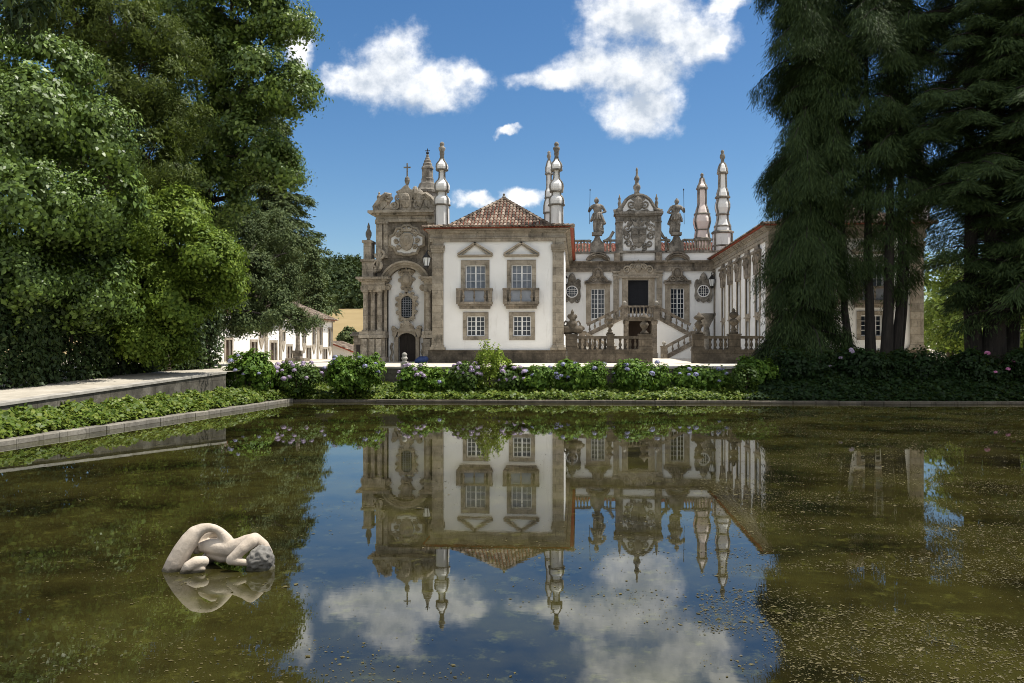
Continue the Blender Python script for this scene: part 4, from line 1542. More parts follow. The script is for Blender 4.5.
def figure(px, ytop, ybot, Y, label, spear):
    T_ = thing('statue', label, 'statue', (PX(px, Y), Y, PZ(ybot, Y, px)), 'statues on the palace parapet')
    z0, z1 = PZ(ybot, Y, px), PZ(ytop, Y, px)
    h = z1 - z0
    x = PX(px, Y)
    b = MB()

    def cap(p, q, r0, r1, k=5):
        p, q = Vector(p), Vector(q)
        for i in range(k + 1):
            f = i / k
            c_ = p.lerp(q, f)
            r = r0 + (r1 - r0) * f
            b.ell(c_, (r, r, r), 8, 6)
    u = h / 6.6
    sg = 1 if spear > 0 else -1
    b.ell((x + sg * .08 * u, Y, z1 - .5 * u), (.42 * u, .44 * u, .52 * u), 12, 8)      # head
    b.ell((x + sg * .08 * u, Y, z1 - .02 * u), (.16 * u, .3 * u, .22 * u), 8, 6)
    cap((x, Y, z1 - 1.25 * u), (x + sg * .05 * u, Y, z1 - .85 * u), .26 * u, .24 * u, 2)
    cap((x - .5 * u, Y, z1 - 1.5 * u), (x + .5 * u, Y, z1 - 1.5 * u), .38 * u, .38 * u)
    cap((x, Y, z1 - 1.75 * u), (x - sg * .05 * u, Y, z1 - 2.7 * u), .74 * u, .56 * u)
    # hips and standing legs under a tunic, one knee forward
    cap((x - sg * .05 * u, Y, z1 - 2.8 * u), (x - sg * .02 * u, Y, z1 - 3.7 * u), .62 * u, .82 * u, 5)
    cap((x - sg * .3 * u, Y, z1 - 3.6 * u), (x - sg * .42 * u, Y - .1 * u, z0 + .15 * u), .44 * u, .3 * u, 8)
    cap((x + sg * .25 * u, Y - .1 * u, z1 - 3.6 * u), (x + sg * .38 * u, Y - .4 * u, z1 - 4.9 * u), .44 * u, .34 * u, 6)
    cap((x + sg * .38 * u, Y - .4 * u, z1 - 4.9 * u), (x + sg * .34 * u, Y - .1 * u, z0 + .15 * u), .34 * u, .28 * u, 6)
    # arm holding the spear, arm on the hip
    cap((x + sg * .82 * u, Y, z1 - 1.6 * u), (x + sg * 1.3 * u, Y - .1 * u, z1 - 2.5 * u), .3 * u, .24 * u)
    cap((x + sg * 1.3 * u, Y - .1 * u, z1 - 2.5 * u), (x + sg * 1.2 * u, Y - .7 * u, z1 - 1.9 * u), .24 * u, .18 * u)
    cap((x - sg * .82 * u, Y, z1 - 1.6 * u), (x - sg * 1.38 * u, Y, z1 - 2.55 * u), .3 * u, .24 * u)
    cap((x - sg * 1.38 * u, Y, z1 - 2.55 * u), (x - sg * .62 * u, Y - .4 * u, z1 - 2.95 * u), .24 * u, .18 * u)
    # cloak falling behind and blown aside
    cap((x - sg * .1 * u, Y + .5 * u, z1 - 1.7 * u), (x - sg * .4 * u, Y + .5 * u, z0 + .4 * u), .7 * u, .82 * u, 9)
    cap((x - sg * .7 * u, Y + .4 * u, z1 - 3.2 * u), (x - sg * 1.2 * u, Y + .3 * u, z1 - 4.7 * u), .3 * u, .34 * u, 5)
    cap((x + sg * .5 * u, Y + .4 * u, z1 - 3.0 * u), (x + sg * .95 * u, Y + .3 * u, z1 - 4.2 * u), .3 * u, .26 * u, 5)
    for k in range(5):
        xx = x + (-.6 + .3 * k) * u
        cap((xx, Y - .6 * u, z1 - 2.9 * u), (xx + (xx - x) * .5, Y - .75 * u, z1 - 4.0 * u), .1 * u, .15 * u, 5)
    o = b.build('body', 'stone_grey', T_)
    remesh(o, 0.045, 1)
    s = MB()
    xs_ = x + sg * 1.25 * u
    s.tube([(xs_, Y - .75 * u, z0 + 1.6 * u), (xs_ - sg * .1 * u, Y - .75 * u, PZ(ytop - 7, Y, px))], 0.022, 6)
    s.lathe([(.015, PZ(ytop - 8, Y)), (.06, PZ(ytop - 7, Y)), (.015, PZ(ytop - 5.5, Y))], xs_ - sg * .1 * u, Y - .75 * u, 6)
    s.build('spear', 'iron', T_)
    p = MB()
    p.box(x - .85 * u, x + .85 * u, Y - .8 * u, Y + .7 * u, z0 - .25, z0 + 0.06)
    p.build('base', 'stone_grey', T_)
    T_.scale = (1.13, 1.1, 1.0)


figure(597, 198, 233.2, D2 + 0.15, 'robed stone figure on the parapet left of the coat of arms, nearer the tiled wing', -1)
figure(676.3, 199, 233.2, D2 + 0.15, 'robed stone figure with spear on the parapet beside the white pinnacles', 1)

# ---- double staircase in the courtyard
T = thing('double_staircase', 'stone double staircase with balustrades and white flanks rising to the dark palace doorway', 'staircase', (6.5, 84, GZ))
Ys = 84.0
Zs = lambda y: PZ(y, Ys, 638)
Xs = lambda px: PX(px, Ys)
lz = Zs(317)
m = MB()
x0, x1 = Xs(623.5), Xs(657)
m.box(x0, x1, Ys, D2, lz - .35, lz)
m.box(x0 - .1, x1 + .1, Ys - .12, D2 - .02, lz - .12, lz + .03)
for (a, b) in ((623.5, 628.5), (652, 657)):
    m.box(Xs(a), Xs(b), Ys, D2, GZ, lz - .35)
    m.box(Xs(a) - .06, Xs(b) + .06, Ys - .06, Ys + .6, lz - .65, lz - .36)
    m.box(Xs(a) - .06, Xs(b) + .06, Ys - .06, Ys + .6, GZ, GZ + .5)
m.build('landing', 'stone_dark', T)
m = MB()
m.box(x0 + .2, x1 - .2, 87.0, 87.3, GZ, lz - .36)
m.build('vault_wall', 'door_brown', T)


def flight(xa, za, xb, zb, Yf, depth, mat='plaster'):
    """from top (xa,za) to bottom (xb,zb); white flank, stone steps, string, balustrade"""
    tf_ = front(Yf)
    fl = MB(tf_)
    fl.prism([(xa, za - .12), (xb, zb - .12), (xb, GZ - .1), (xa, GZ - .1)], -depth, 0.0)
    fl.build('flank_wall', mat, T)
    st = MB(tf_)
    n = 13
    poly = [(xa, za)]
    for i in range(n):
        xx = xa + (xb - xa) * (i + 1) / n
        zz0, zz1 = za + (zb - za) * i / n, za + (zb - za) * (i + 1) / n
        poly += [(xx, zz0), (xx, zz1)]
    poly += [(xb, zb - .119), (xa, za - .119)]
    st.prism(poly, -depth + .05, -.06)
    st.build('steps', 'stone', T)
    s = MB(tf_)
    s.bar((xa, za + .02), (xb, zb + .02), .4, -.12, .09)
    s.build('string', 'stone_dark', T)
    r = MB(tf_)
    r.bar((xa, za + 1.0), (xb, zb + 1.0), .27, -.18, .13)
    r.build('handrail', 'stone_dark', T)
    n = max(3, int(abs(xb - xa) / .5))
    for i in range(n):
        f_ = (i + .5) / n
        x_, z_ = xa + (xb - xa) * f_, za + (zb - za) * f_
        q = MB(tf_)
        q.lathe([(.1, z_ + .1), (.05, z_ + .25), (.12, z_ + .45), (.05, z_ + .7), (.09, z_ + .95)], x_, -.03, 7)
        q.build('baluster', 'stone_dark', T, True)


xr = Xs(690.5)
zr = PZ(335, Ys, 690)
flight(x1, lz, xr, zr, Ys, 1.8)
xlft = Xs(587)
flight(x0, lz, xlft, zr, Ys, 1.8)
Y2 = 82.2
zq = PZ(343, Y2, 690)
flight(PX(693, Y2), zq, PX(664, Y2), GZ + .02, Y2, 1.6)
flight(PX(584, Y2), zq, PX(613, Y2), GZ + .02, Y2, 1.6)
for (a, b) in ((690, 700), (577, 587)):
    m = MB()
    m.box(PX(a, Y2), PX(b, Y2), Y2 + .05, Ys + 1.8, GZ, zq - .06)
    m.box(PX(a, Y2) - .05, PX(b, Y2) + .05, Y2, Ys + 1.8, zq - .06, zq + .05)
    m.box(PX(a, Y2), PX(b, Y2), Y2 + .03, Y2 + .3, zq + .9, zq + 1.1)
    m.build('half_landing', 'stone_dark', T)
m = MB()
m.box(x0, x1, Ys - .08, Ys + .18, lz + .95, lz + 1.12)
m.build('handrail', 'stone_dark', T)
for i in range(9):
    q = MB()
    xx = x0 + (x1 - x0) * (i + .5) / 9
    q.lathe([(.1, lz), (.1, lz + .1), (.05, lz + .25), (.12, lz + .42), (.05, lz + .7), (.1, lz + .95)], xx, Ys + .05, 8)
    q.build('baluster', 'stone_dark', T, True)
for (px, y_, Yq) in ((624.5, 306.5, Ys), (656.5, 306.5, Ys), (664, 347, Y2), (613, 347, Y2), (695, 332, Y2), (582, 332, Y2)):
    q = MB()
    x_, z_ = PX(px, Yq), PZ(y_, Yq, px)
    q.box(x_ - .3, x_ + .3, Yq - .26, Yq + .3, z_ - 1.3 if Yq == Ys else GZ - .05, z_)
    q.box(x_ - .36, x_ + .36, Yq - .32, Yq + .36, z_, z_ + .1)
    N_ = q.build('newel', 'stone_dark', T)
    q = MB()
    q.lathe([(.12, z_ + .1), (.08, z_ + .18), (.2, z_ + .34), (.16, z_ + .48), (.03, z_ + .56)], x_, Yq, 10)
    q.build('ball', 'coping', N_, True)


# ---- courtyard entrance balustrades with urn finials
def urn_prof(h, z0, style):
    if style == 0:
        P_ = [(.30, 0), (.30, .06), (.16, .10), (.22, .17), (.14, .23), (.12, .30), (.30, .40), (.34, .48), (.22, .56), (.12, .60), (.24, .66), (.34, .73), (.28, .80), (.12, .86), (.14, .92), (.02, 1.0)]
    else:
        P_ = [(.34, 0), (.34, .07), (.2, .12), (.16, .22), (.3, .32), (.38, .44), (.26, .54), (.13, .6), (.4, .7), (.44, .76), (.3, .84), (.14, .9), (.02, 1.0)]
    return [(r * h / 1.75, z0 + z * h) for r, z in P_]


def court_balustrade(xa, xb, piers, finials, label, ball=()):
    T_ = thing('balustrade', label, 'balustrade', ((xa + xb) / 2, D1 + .3, GZ), 'balustrades at the courtyard entrance')
    tf_ = front(D1)
    zb, zt_ = PZ(350, D1), PZ(336, D1)
    m_ = MB(tf_)
    m_.box(xa, xb, -.75, 0.12, GZ - .3, zb - .05)
    m_.box(xa - .05, xb + .05, -.8, 0.17, zb - .05, zb + .05)
    m_.build('plinth', 'plinth', T_)
    m_ = MB(tf_)
    m_.box(xa, xb, -.55, .02, zt_ - .2, zt_)
    m_.build('handrail', 'plinth', T_)
    for (a, b) in piers:
        m_ = MB(tf_)
        m_.box(a, b, -.65, .1, zb + .05, zt_ + .03)
        m_.box(a - .06, b + .06, -.7, .16, zt_ + .03, zt_ + .16)
        m_.box(a - .05, b + .05, -.68, .14, zb + .05, zb + .2)
        m_.build('pier', 'plinth', T_)
    xs_ = [xa] + [q for p_ in piers for q in p_] + [xb]
    x_ = xa + .2
    while x_ < xb - .15:
        if not any(a - .12 < x_ < b + .12 for a, b in piers):
            q = MB(tf_)
            h = zt_ - .2 - zb - .05
            z0 = zb + .05
            q.box(x_ - .12, x_ + .12, -.39, -.15, z0, z0 + .08 * h)
            q.lathe([(.1, z0 + .08 * h), (.06, z0 + .2 * h), (.13, z0 + .4 * h), (.06, z0 + .72 * h), (.11, z0 + .92 * h), (.11, z0 + h)], x_, -.27, 8)
            q.build('baluster', 'plinth', T_, True)
        x_ += .37
    for (px, top, style) in finials:
        x_ = PX(px, D1)
        z0 = zt_ + .16 if any(a - .1 < x_ < b + .1 for a, b in piers) else zt_
        h = PZ(top, D1, px) - z0
        q = MB(tf_)
        q.lathe(urn_prof(h, z0, style), x_, -.28, 12)
        o_ = q.build('urn_finial', 'plinth', T_, True)
        if style == 0:
            q = MB(tf_)
            q.ell((x_ + .02, -.3, z0 + h * .72), (.2, .2, .13), 10, 6)
            q.build('lichen_knob', 'coping', o_, True)
    return T_, zt_


bxl = PX(652.5, D1)
T_, zt_ = court_balustrade(XR1 + .25, bxl, [(PX(565.5, D1), PX(577, D1)), (PX(607, D1), PX(614, D1)), (PX(639, D1), PX(652, D1))],
                           [(610, 314, 0), (644.5, 312.5, 1)], 'stone balustrade with trophy and urn finials between the white wing and the courtyard opening')
# heaped carved trophy on its end pier
m = MB(front(D1))
cx = PX(572, D1)
zz = zt_ + .16
m.ell((cx - .3, -.25, zz + .32), (.6, .35, .36))
m.ell((cx + .35, -.25, zz + .3), (.5, .33, .32))
m.ell((cx, -.25, zz + .7), (.42, .3, .3))
m.ell((cx + .05, -.25, zz + 1.1), (.24, .22, .3))
m.ell((cx - .2, -.3, zz + 1.3), (.16, .15, .2))
m.ell((cx + .25, -.28, zz + 1.28), (.15, .15, .18))
m.lathe([(.16, zz + 1.2), (.1, zz + 1.45), (.14, zz + 1.6), (.02, zz + 1.85)], cx + .02, -.25, 8)
for sg in (-1, 1):
    m.scroll(cx + sg * .6, -.28, zz + .3, .3, .1, 1.4, 0, sg)
    m.tube([(cx + sg * .2, -.28, zz + .8), (cx + sg * .5, -.3, zz + .95), (cx + sg * .62, -.3, zz + .7)], .08)
o = m.build('carved_trophy', 'plinth', T_)
remesh(o, .05, 2)
m = MB(front(D1))
m.ell((cx + .04, -.42, zz + 1.22), (.2, .14, .16), 10, 8)
m.build('lichen_knob', 'coping', T_, True)
T_, zt_ = court_balustrade(PX(692.5, D1), 13.3, [(PX(692.8, D1), PX(704, D1)), (PX(729, D1), PX(740.5, D1))],
                           [(699.5, 312, 1), (734.3, 308, 0)], 'stone balustrade with urn finials between the courtyard opening and the dark conifers')

# bowl fountain urn standing behind the right balustrade
T = thing('stone_urn', 'dark wide stone bowl on a carved stem behind the balustrade near the conifers', 'urn', (PX(706.5, 72), 72, GZ))
m = MB()
zt0 = PZ(313.5, 72, 706)
xq = PX(706.5, 72)
h = zt0 - GZ
m.lathe([(.6, GZ), (.6, GZ + .3), (.35, GZ + .4), (.3, GZ + h * .35), (.45, GZ + h * .45), (.3, GZ + h * .55), (.22, GZ + h * .7), (.4, GZ + h * .8), (.75, GZ + h * .95), (.78, zt0), (.65, zt0 - .02), (.3, zt0 - .3)], xq, 72, 14)
m.build('bowl', 'stone_grey', T, True)

# small finial post on the terrace wall and the blue bundle by the chapel
T = thing('finial_post', 'small pale stone ball finial on the terrace wall below the chapel door', 'finial', (PX(404.5, 50.6), 50.6, GZ))
m = MB()
xq = PX(404.5, 50.6)
z0 = GZ + .06
m.box(xq - .2, xq + .2, 50.4, 50.8, z0, z0 + .3)
m.lathe([(.17, z0 + .3), (.12, z0 + .36), (.2, z0 + .5), (.13, z0 + .62)], xq, 50.6, 10)
m.build('post', 'coping', T)
m = MB()
m.lathe([(.1, z0 + .6), (.15, z0 + .66), (.16, z0 + .74), (.1, z0 + .83), (.02, z0 + .86)], xq, 50.6, 12)
m.build('ball', 'coping', T, True)
T = thing('blue_bundle', 'low dark blue cloth bundle on the paving beside the chapel door', 'bundle', (PX(422, 62), 62, GZ))
m = MB()
xq = PX(422, 62)
m.ell((xq, 62, GZ + .22), (.45, .35, .3), 10, 7)
m.ell((xq + .25, 62, GZ + .3), (.25, .25, .22), 10, 7)
m.ell((xq - .3, 61.9, GZ + .15), (.25, .25, .2), 10, 7)
remesh(m.build('cloth', 'blue', T), .05, 4)


# ---- wall lanterns
def lantern(x, y, z, out, label, s=1.0):
    T_ = thing('wall_lantern', label, 'lantern', (x, y, z), 'wall lanterns on the palace')
    m_ = MB()
    m_.tube([(x - out[0] * .5, y - out[1] * .5, z + .75 * s), (x - out[0] * .2, y - out[1] * .2, z + .85 * s), (x, y, z + .68 * s)], .03 * s, 6)
    m_.lathe([(.24 * s, z + .42 * s), (.12 * s, z + .58 * s), (.03 * s, z + .72 * s)], x, y, 6)
    m_.lathe([(.06 * s, z - .16 * s), (.13 * s, z - .06 * s), (.13 * s, z)], x, y, 6)
    for k in range(6):
        an = k * math.pi / 3
        m_.tube([(x + .13 * s * math.cos(an), y + .13 * s * math.sin(an), z), (x + .23 * s * math.cos(an), y + .23 * s * math.sin(an), z + .43 * s)], .014 * s, 4)
    m_.build('iron_frame', 'iron', T_)
    g_ = MB()
    g_.lathe([(.12 * s, z), (.21 * s, z + .42 * s)], x, y, 6)
    g_.build('glass', 'lampglass', T_)


lantern(PX(427, 62.6), 62.4, PZ(266, 62.6, 427), (-.5, 0), 'white glass wall lantern beside the chapel arch, on the corner of the white wing', 1.4)
lantern(PX(565.5, 86.5), 86.5, PZ(284, 86.5, 565), (0, -1.0), 'white glass wall lantern left of the round window by the white wing', 1.3)
lantern(PX(712, 87.2), 87.2, PZ(286, 87.2, 712), (0, -.6), 'black wall lantern on the dark corner pilaster right of the round window', 1.6)

# ================================================================== CHAPEL
DC = 66.0
Xc = lambda px: PX(px, DC)
Zc = lambda y: PZ(y, DC, 400)
kc = Xc(401) - Xc(400)
CT = thing('chapel', 'baroque stone chapel front with broken scroll pediment, cross and dark arched door', 'chapel', (Xc(403), DC, GZ))
tf = front(DC)
dr = (Xc(397.5), Xc(415.3), GZ, Zc(333))
w = MB()
xe = XL1 - .05
w.box(Xc(364), xe, DC + 1.0, DC + 16, GZ - .3, Zc(288))
w.box(Xc(377), xe, DC + 1.0, DC + 16, Zc(288), Zc(217))
w.build('nave_wall', 'plaster', CT)
s = MB(tf)
# stone mass of the front, built round the white arched field
fa0, fa1 = Xc(387.3), Xc(424.5)
for (a, b, y0, y1, d_) in ((364, 387.3, 363, 278, 0), (424.5, 434.5, 363, 278, 0)):
    s.box(Xc(a), Xc(b), -1.0, d_, Zc(y0), Zc(y1))
cxa, cza, ra = (fa0 + fa1) / 2, Zc(286), (fa1 - fa0) / 2
arc = [(cxa + ra * math.cos(t_), cza + ra * .96 * math.sin(t_)) for t_ in [math.pi * i / 20 for i in range(21)]]
top = Zc(217)
poly_r = [(fa1, cza)] + arc[1:11] + [(cxa, top), (Xc(434.5), top), (Xc(434.5), Zc(278)), (fa1, Zc(278))] if False else None
# spandrel wall as strips above the arch
for i in range(20):
    (xa_, za_), (xb_, zb_) = arc[i], arc[i + 1]
    s.prism([(xb_, zb_), (xa_, za_), (xa_, top), (xb_, top)], -1.0, 0.0)
s.box(Xc(377), fa0, -1.0, -.002, Zc(278), top)
s.box(fa1, Xc(434.5), -1.0, -.002, Zc(278), top)
s.build('facade', 'stone_dark', CT)  # darker stone puts recess shade behind the columns into the colour
f = MB(tf)
f.prism([(fa0, GZ), (dr[0], GZ), (dr[0], dr[3]), (dr[1], dr[3]), (dr[1], GZ), (fa1, GZ), (fa1, cza)] + arc[1:20] + [(fa0, cza)], -.7, -.45)
f.build('arched_wall', 'plaster', CT)
# arch mouldings
a = MB(tf)
for (r0, r1, d_) in ((1.0, 1.14, .18), (1.14, 1.26, .32), (1.26, 1.36, .5)):
    a.ring(cxa, cza, ra * r0, ra * r1, -.5, d_, 28, 0, math.pi, .97)
for sg in (-1, 1):
    xx = cxa + sg * ra * 1.1
    a.box(xx - .35, xx + .35, -.4, .36, cza - .25, cza)
    a.scroll(cxa + sg * ra * .93, .25, cza - .12, .26, .1, 1.4, 0, -sg)
    a.box(min(cxa + sg * ra, cxa + sg * ra * 1.14), max(cxa + sg * ra, cxa + sg * ra * 1.14), -.4, .2, GZ, cza - .25)
a.build('arch', 'stone_warm', CT)
# plinth under the columns, entablature, attic
for (a0, a1) in ((361.3, 387.5), (423.5, 434)):
    p = MB(tf)
    p.box(Xc(a0), Xc(a1), -.6, .75, GZ - .2, Zc(357))
    p.box(Xc(a0) + .08, Xc(a1) - .08, -.6, .62, Zc(357), Zc(338))
    p.box(Xc(a0) - .02, Xc(a1) + .02, -.6, .8, Zc(338), Zc(335))
    p.box(Xc(a0), Xc(a1), -.6, .7, Zc(335), Zc(331.5))
    for px in (366.6, 374, 381, 429):
        if a0 < px < a1:
            p.box(Xc(px - 2.6), Xc(px + 2.6), .55, .78, Zc(356), Zc(339))
    p.build('plinth', 'stone_chapel', CT)
for px in (366.6, 373.6, 380.6, 429):
    c_ = MB(tf)
    d_ = .34 if px != 373.6 else .2
    r = 2.5 * kc
    c_.box(Xc(px) - r * 1.25, Xc(px) + r * 1.25, d_ - r * 1.25, d_ + r * 1.25, Zc(331.5), Zc(330))
    c_.lathe([(r * 1.2, Zc(330)), (r, Zc(328.5)), (r * 1.03, Zc(318)), (r, Zc(310)), (r * .88, Zc(295)), (r * .95, Zc(294.4)), (r * 1.25, Zc(292))], Xc(px), d_, 14)
    c_.box(Xc(px) - r * 1.35, Xc(px) + r * 1.35, d_ - r * 1.35, d_ + r * 1.35, Zc(292), Zc(290.6))
    c_.build('column', 'stone_chapel', CT, False)
for (a0, a1) in ((424.5, 434), (362.5, 387)):
    e = MB(tf)
    e.box(Xc(a0), Xc(a1), -.6, .62, Zc(290.6), Zc(286.5))
    e.box(Xc(a0) + .06, Xc(a1) - .06, -.6, .56, Zc(286.5), Zc(281.5))
    e.box(Xc(a0) - .15, Xc(a1) + .15, -.6, .78, Zc(281.5), Zc(279.6))
    e.box(Xc(a0) - .3, Xc(a1) + .3, -.6, .98, Zc(279.6), Zc(277.4))
    if a0 > 400:
        e.build('entablature', 'stone_chapel', CT)
e.box(Xc(363.5), Xc(374.5), -.9, .5, Zc(277.4), Zc(262))
e.box(Xc(362.5), Xc(375.5), -.95, .62, Zc(262), Zc(259.5))
e.box(Xc(364.8), Xc(372), -.9, .42, Zc(259.5), Zc(243))
e.box(Xc(363.6), Xc(373), -.95, .55, Zc(243), Zc(240.6))
e.scroll(Xc(377), .3, Zc(265), .55, .16, 1.5, math.pi, 1)
e.scroll(Xc(381), .3, Zc(254), .42, .13, 1.5, math.pi, 1)
e.tube([(Xc(374), .25, Zc(272)), (Xc(378), .25, Zc(268)), (Xc(380.5), .25, Zc(258)), (Xc(380), .25, Zc(248))], .2, 6)
e.build('entablature', 'stone_chapel', CT)
f = MB(tf)
f.lathe([(r_ * kc, Zc(y)) for r_, y in ((3.2, 240.6), (1.6, 238.6), (3.0, 235), (3.1, 232), (1.9, 229.5), (1.2, 228), (1.5, 226), (.3, 222))], Xc(368), -.2, 10)
f.build('finial', 'stone_grey', CT, True)
# upper storey: pilasters, quatrefoil panel, cornice
u = MB(tf)
for (a0, a1) in ((376.5, 382.6), (384, 388), (428.5, 434)):
    u.box(Xc(a0), Xc(a1), -.3, .16, Zc(258), Zc(222))
    u.box(Xc(a0) - .06, Xc(a1) + .06, -.3, .24, Zc(224), Zc(222))
u.box(Xc(375.6), Xc(434.5), -1, .22, Zc(222), Zc(219.6))
u.box(Xc(376.2), Xc(434.5), -1, .14, Zc(219.6), Zc(215.5))
u.box(Xc(373), Xc(434.5), -1, .42, Zc(215.5), Zc(213.6))
u.box(Xc(369.5), Xc(434.5), -1, .66, Zc(213.6), Zc(211.2))
u.build('cornice', 'stone_chapel', CT)
q = MB(tf)
qx, qz = Xc(407), Zc(241)
pol = [(-16, 4), (-12, 6), (-9.5, 11.5), (-5, 12), (-3, 14), (3, 14), (5, 12), (9.5, 11.5), (12, 6), (16, 4), (16, -4), (12, -6), (9.5, -11.5), (5, -12), (3, -13), (-3, -13), (-5, -12), (-9.5, -11.5), (-12, -6), (-16, -4)]
q.prism([(qx + a_ * kc, qz + b_ * kc) for a_, b_ in pol], -.2, .05)
Q = q.build('crest_panel', 'plaster', CT)
q = MB(tf)
q.tube([(qx + a_ * 1.06 * kc, .05, qz + b_ * 1.06 * kc) for a_, b_ in pol + pol[:1]], .13, 6)
q.prism([(qx + a_ * kc, qz + b_ * kc) for a_, b_ in ((-5.5, 6), (-2, 7.4), (2, 7.4), (5.5, 6), (7, 1), (6, -4), (4, -8), (0, -10), (-4, -8), (-6, -4), (-7, 1))], 0, .26)
q.prism([(qx + a_ * kc, qz + b_ * kc) for a_, b_ in ((-5, 9), (-6, 13), (-2, 11.5), (0, 14.5), (2, 11.5), (6, 13), (5, 9))], 0, .32)
for sg in (-1, 1):
    for (dx, dz, rr) in ((9, 6.4, 2.2), (10.5, 0, 2.2), (8.4, -6, 2.2), (6, 9, 1.8)):
        q.scroll(qx + sg * dx * kc, .14, qz + dz * kc, rr * kc, .1, 1.4, 0, sg)
q.ell((qx, .25, qz), (3.6 * kc, .15, 5 * kc))
q.build('crest', 'stone_warm', Q)
# broken pediment
b = MB(tf)
for sg in (-1, 1):
    c0 = 406.5
    K = lambda dx, y: (Xc(c0 + sg * dx), Zc(y))
    vol = [(30, 211.5), (31, 207), (28, 203), (24.5, 198.5), (20, 195), (15.6, 195.5), (16.6, 199), (18.6, 202.5), (19.5, 206), (23, 209), (24, 211.5)]
    b.prism([K(*v_) for v_ in vol], -.7, .3)
    b.tube([(K(a_, y_)[0], .3, K(a_, y_)[1]) for a_, y_ in vol[:7]], .2, 6)
    b.scroll(K(17.4, 198)[0], .3, K(17, 198)[1], .3, .12, 1.3, 0, sg)
    low = [(24, 211.5), (20, 206), (14, 204), (10, 201), (6, 198), (5.5, 211.5)]
    b.prism([K(*v_) for v_ in low], -.7, .22)
    b.scroll(K(12, 206)[0], .25, K(12, 206)[1], .4, .12, 1.4, 1, sg)
    b.scroll(K(7.6, 199)[0], .25, K(7.6, 199)[1], .28, .1, 1.4, 1, -sg)
    if sg < 0:
        b.lathe([(r_ * kc, Zc(y)) for r_, y in ((3.2, 211.2), (2, 207), (2.6, 202), (1.4, 199.5), (2.5, 196.4), (2.2, 194.6), (.8, 193.4), (1.1, 192), (.3, 190.5))], Xc(378), -.4, 10)
    else:
        b.ell((K(14, 203)[0], .2, K(0, 199)[1]), (.35, .3, .7))
        b.ell((K(9, 203)[0], .1, K(0, 194)[1]), (.3, .3, .6))
        b.ell((K(14.5, 203)[0], .15, K(0, 193.6)[1]), (.2, .2, .2))
b.prism([(Xc(x_), Zc(y_)) for x_, y_ in ((401, 211.5), (400.5, 200), (399.5, 195), (397, 193.6), (397.3, 191.8), (401.5, 190), (404.5, 187), (406.5, 185.5), (408.5, 187), (411.5, 190), (415.7, 191.8), (416, 193.6), (413.5, 195), (412.5, 200), (412, 211.5))], -.7, .34)
b.ell((Xc(406.5), .36, Zc(201)), (.42, .16, .6))
b.build('pediment', 'stone_chapel', CT)
b = MB(tf)
b.lathe([(r_ * kc, Zc(y)) for r_, y in ((1.6, 186.5), (1.2, 184.6), (2.2, 182.5), (2.7, 180), (2.2, 177.5), (.8, 176))], Xc(406.7), -.2, 12)
b.box(Xc(406.7) - .05, Xc(406.7) + .05, -.25, -.15, Zc(177), Zc(162.8))
b.box(Xc(403.2), Xc(410.2), -.245, -.155, Zc(167) - .05, Zc(167) + .05)
b.build('cross', 'stone_grey', CT)
# oval cartouche, window, portal
b = MB(tf)
ox, oz = Xc(405.6), Zc(279.5)
b.ell((ox, -.4, oz), (6.3 * kc, .3, 8.6 * kc), 14, 10)
b.ell((ox, -.25, oz), (4.4 * kc, .3, 6 * kc), 14, 10)
for sg in (-1, 1):
    b.scroll(ox + sg * 5.4 * kc, -.3, oz + 7 * kc, 2.6 * kc, .1, 1.4, 0, sg)
    b.scroll(ox + sg * 3.4 * kc, -.3, oz - 8 * kc, 2.2 * kc, .09, 1.4, 0, -sg)
    b.scroll(ox + sg * 6.6 * kc, -.35, oz, 1.8 * kc, .08, 1.4, 0, sg)
b.prism([(ox + a_ * kc, oz + b_ * kc) for a_, b_ in ((-2, -8), (2, -8), (1.2, -13), (0, -14.5), (-1.2, -13))], -.45, -.2)
b.prism([(ox + a_ * kc, oz + b_ * kc) for a_, b_ in ((-5, 8), (-4, 11), (-1.6, 9.8), (0, 12.5), (1.6, 9.8), (4, 11), (5, 8))], -.45, -.15)
b.build('cartouche', 'stone_warm', CT)
wx, wz = Xc(406), Zc(307)
wi = [(-5.3, -8.6), (-3, -10.4), (0, -11), (3, -10.4), (5.3, -8.6), (5.6, 5), (5.2, 8), (2.8, 10.4), (0, 11.2), (-2.8, 10.4), (-5.2, 8), (-5.6, 5)]
wo = [(-7.6, -11), (-4, -13), (0, -14.2), (4, -13), (7.6, -11), (8.6, 4), (9.4, 10), (4.6, 12.6), (0, 15), (-4.6, 12.6), (-9.4, 10), (-8.6, 4)]
b = MB(tf)
n = len(wi)
vs = []
for (L_, d_) in ((wo, -.2), (wi, -.2), (wo, -.46), (wi, -.46)):
    vs += [(wx + a_ * kc, d_, wz + b_ * kc) for a_, b_ in L_]
fs = []
for i in range(n):
    j = (i + 1) % n
    fs += [(i, j, n + j, n + i), (i, j, 2 * n + j, 2 * n + i), (n + i, n + j, 3 * n + j, 3 * n + i)]
b.add(vs, fs)
for sg in (-1, 1):
    for (dx, dz, rr) in ((9, 8.6, 2.2), (9.4, 2.4, 1.8), (8.6, -5, 2), (6, -11.6, 2), (5.4, 12.6, 2)):
        b.scroll(wx + sg * dx * kc, -.22, wz + dz * kc, rr * kc, .08, 1.4, 0, sg)
WW = b.build('window', 'stone_warm', CT)
b = MB(tf)
b.add([(wx + a_ * kc, -.43, wz + b_ * kc) for a_, b_ in wi], [tuple(range(n))])
b.build('pane', 'glass', WW)
b = MB(tf)
for k_ in (-3.6, -1.2, 1.2, 3.6):
    b.box(wx + k_ * kc - .022, wx + k_ * kc + .022, -.40, -.36, wz - 10 * kc, wz + 10 * kc)
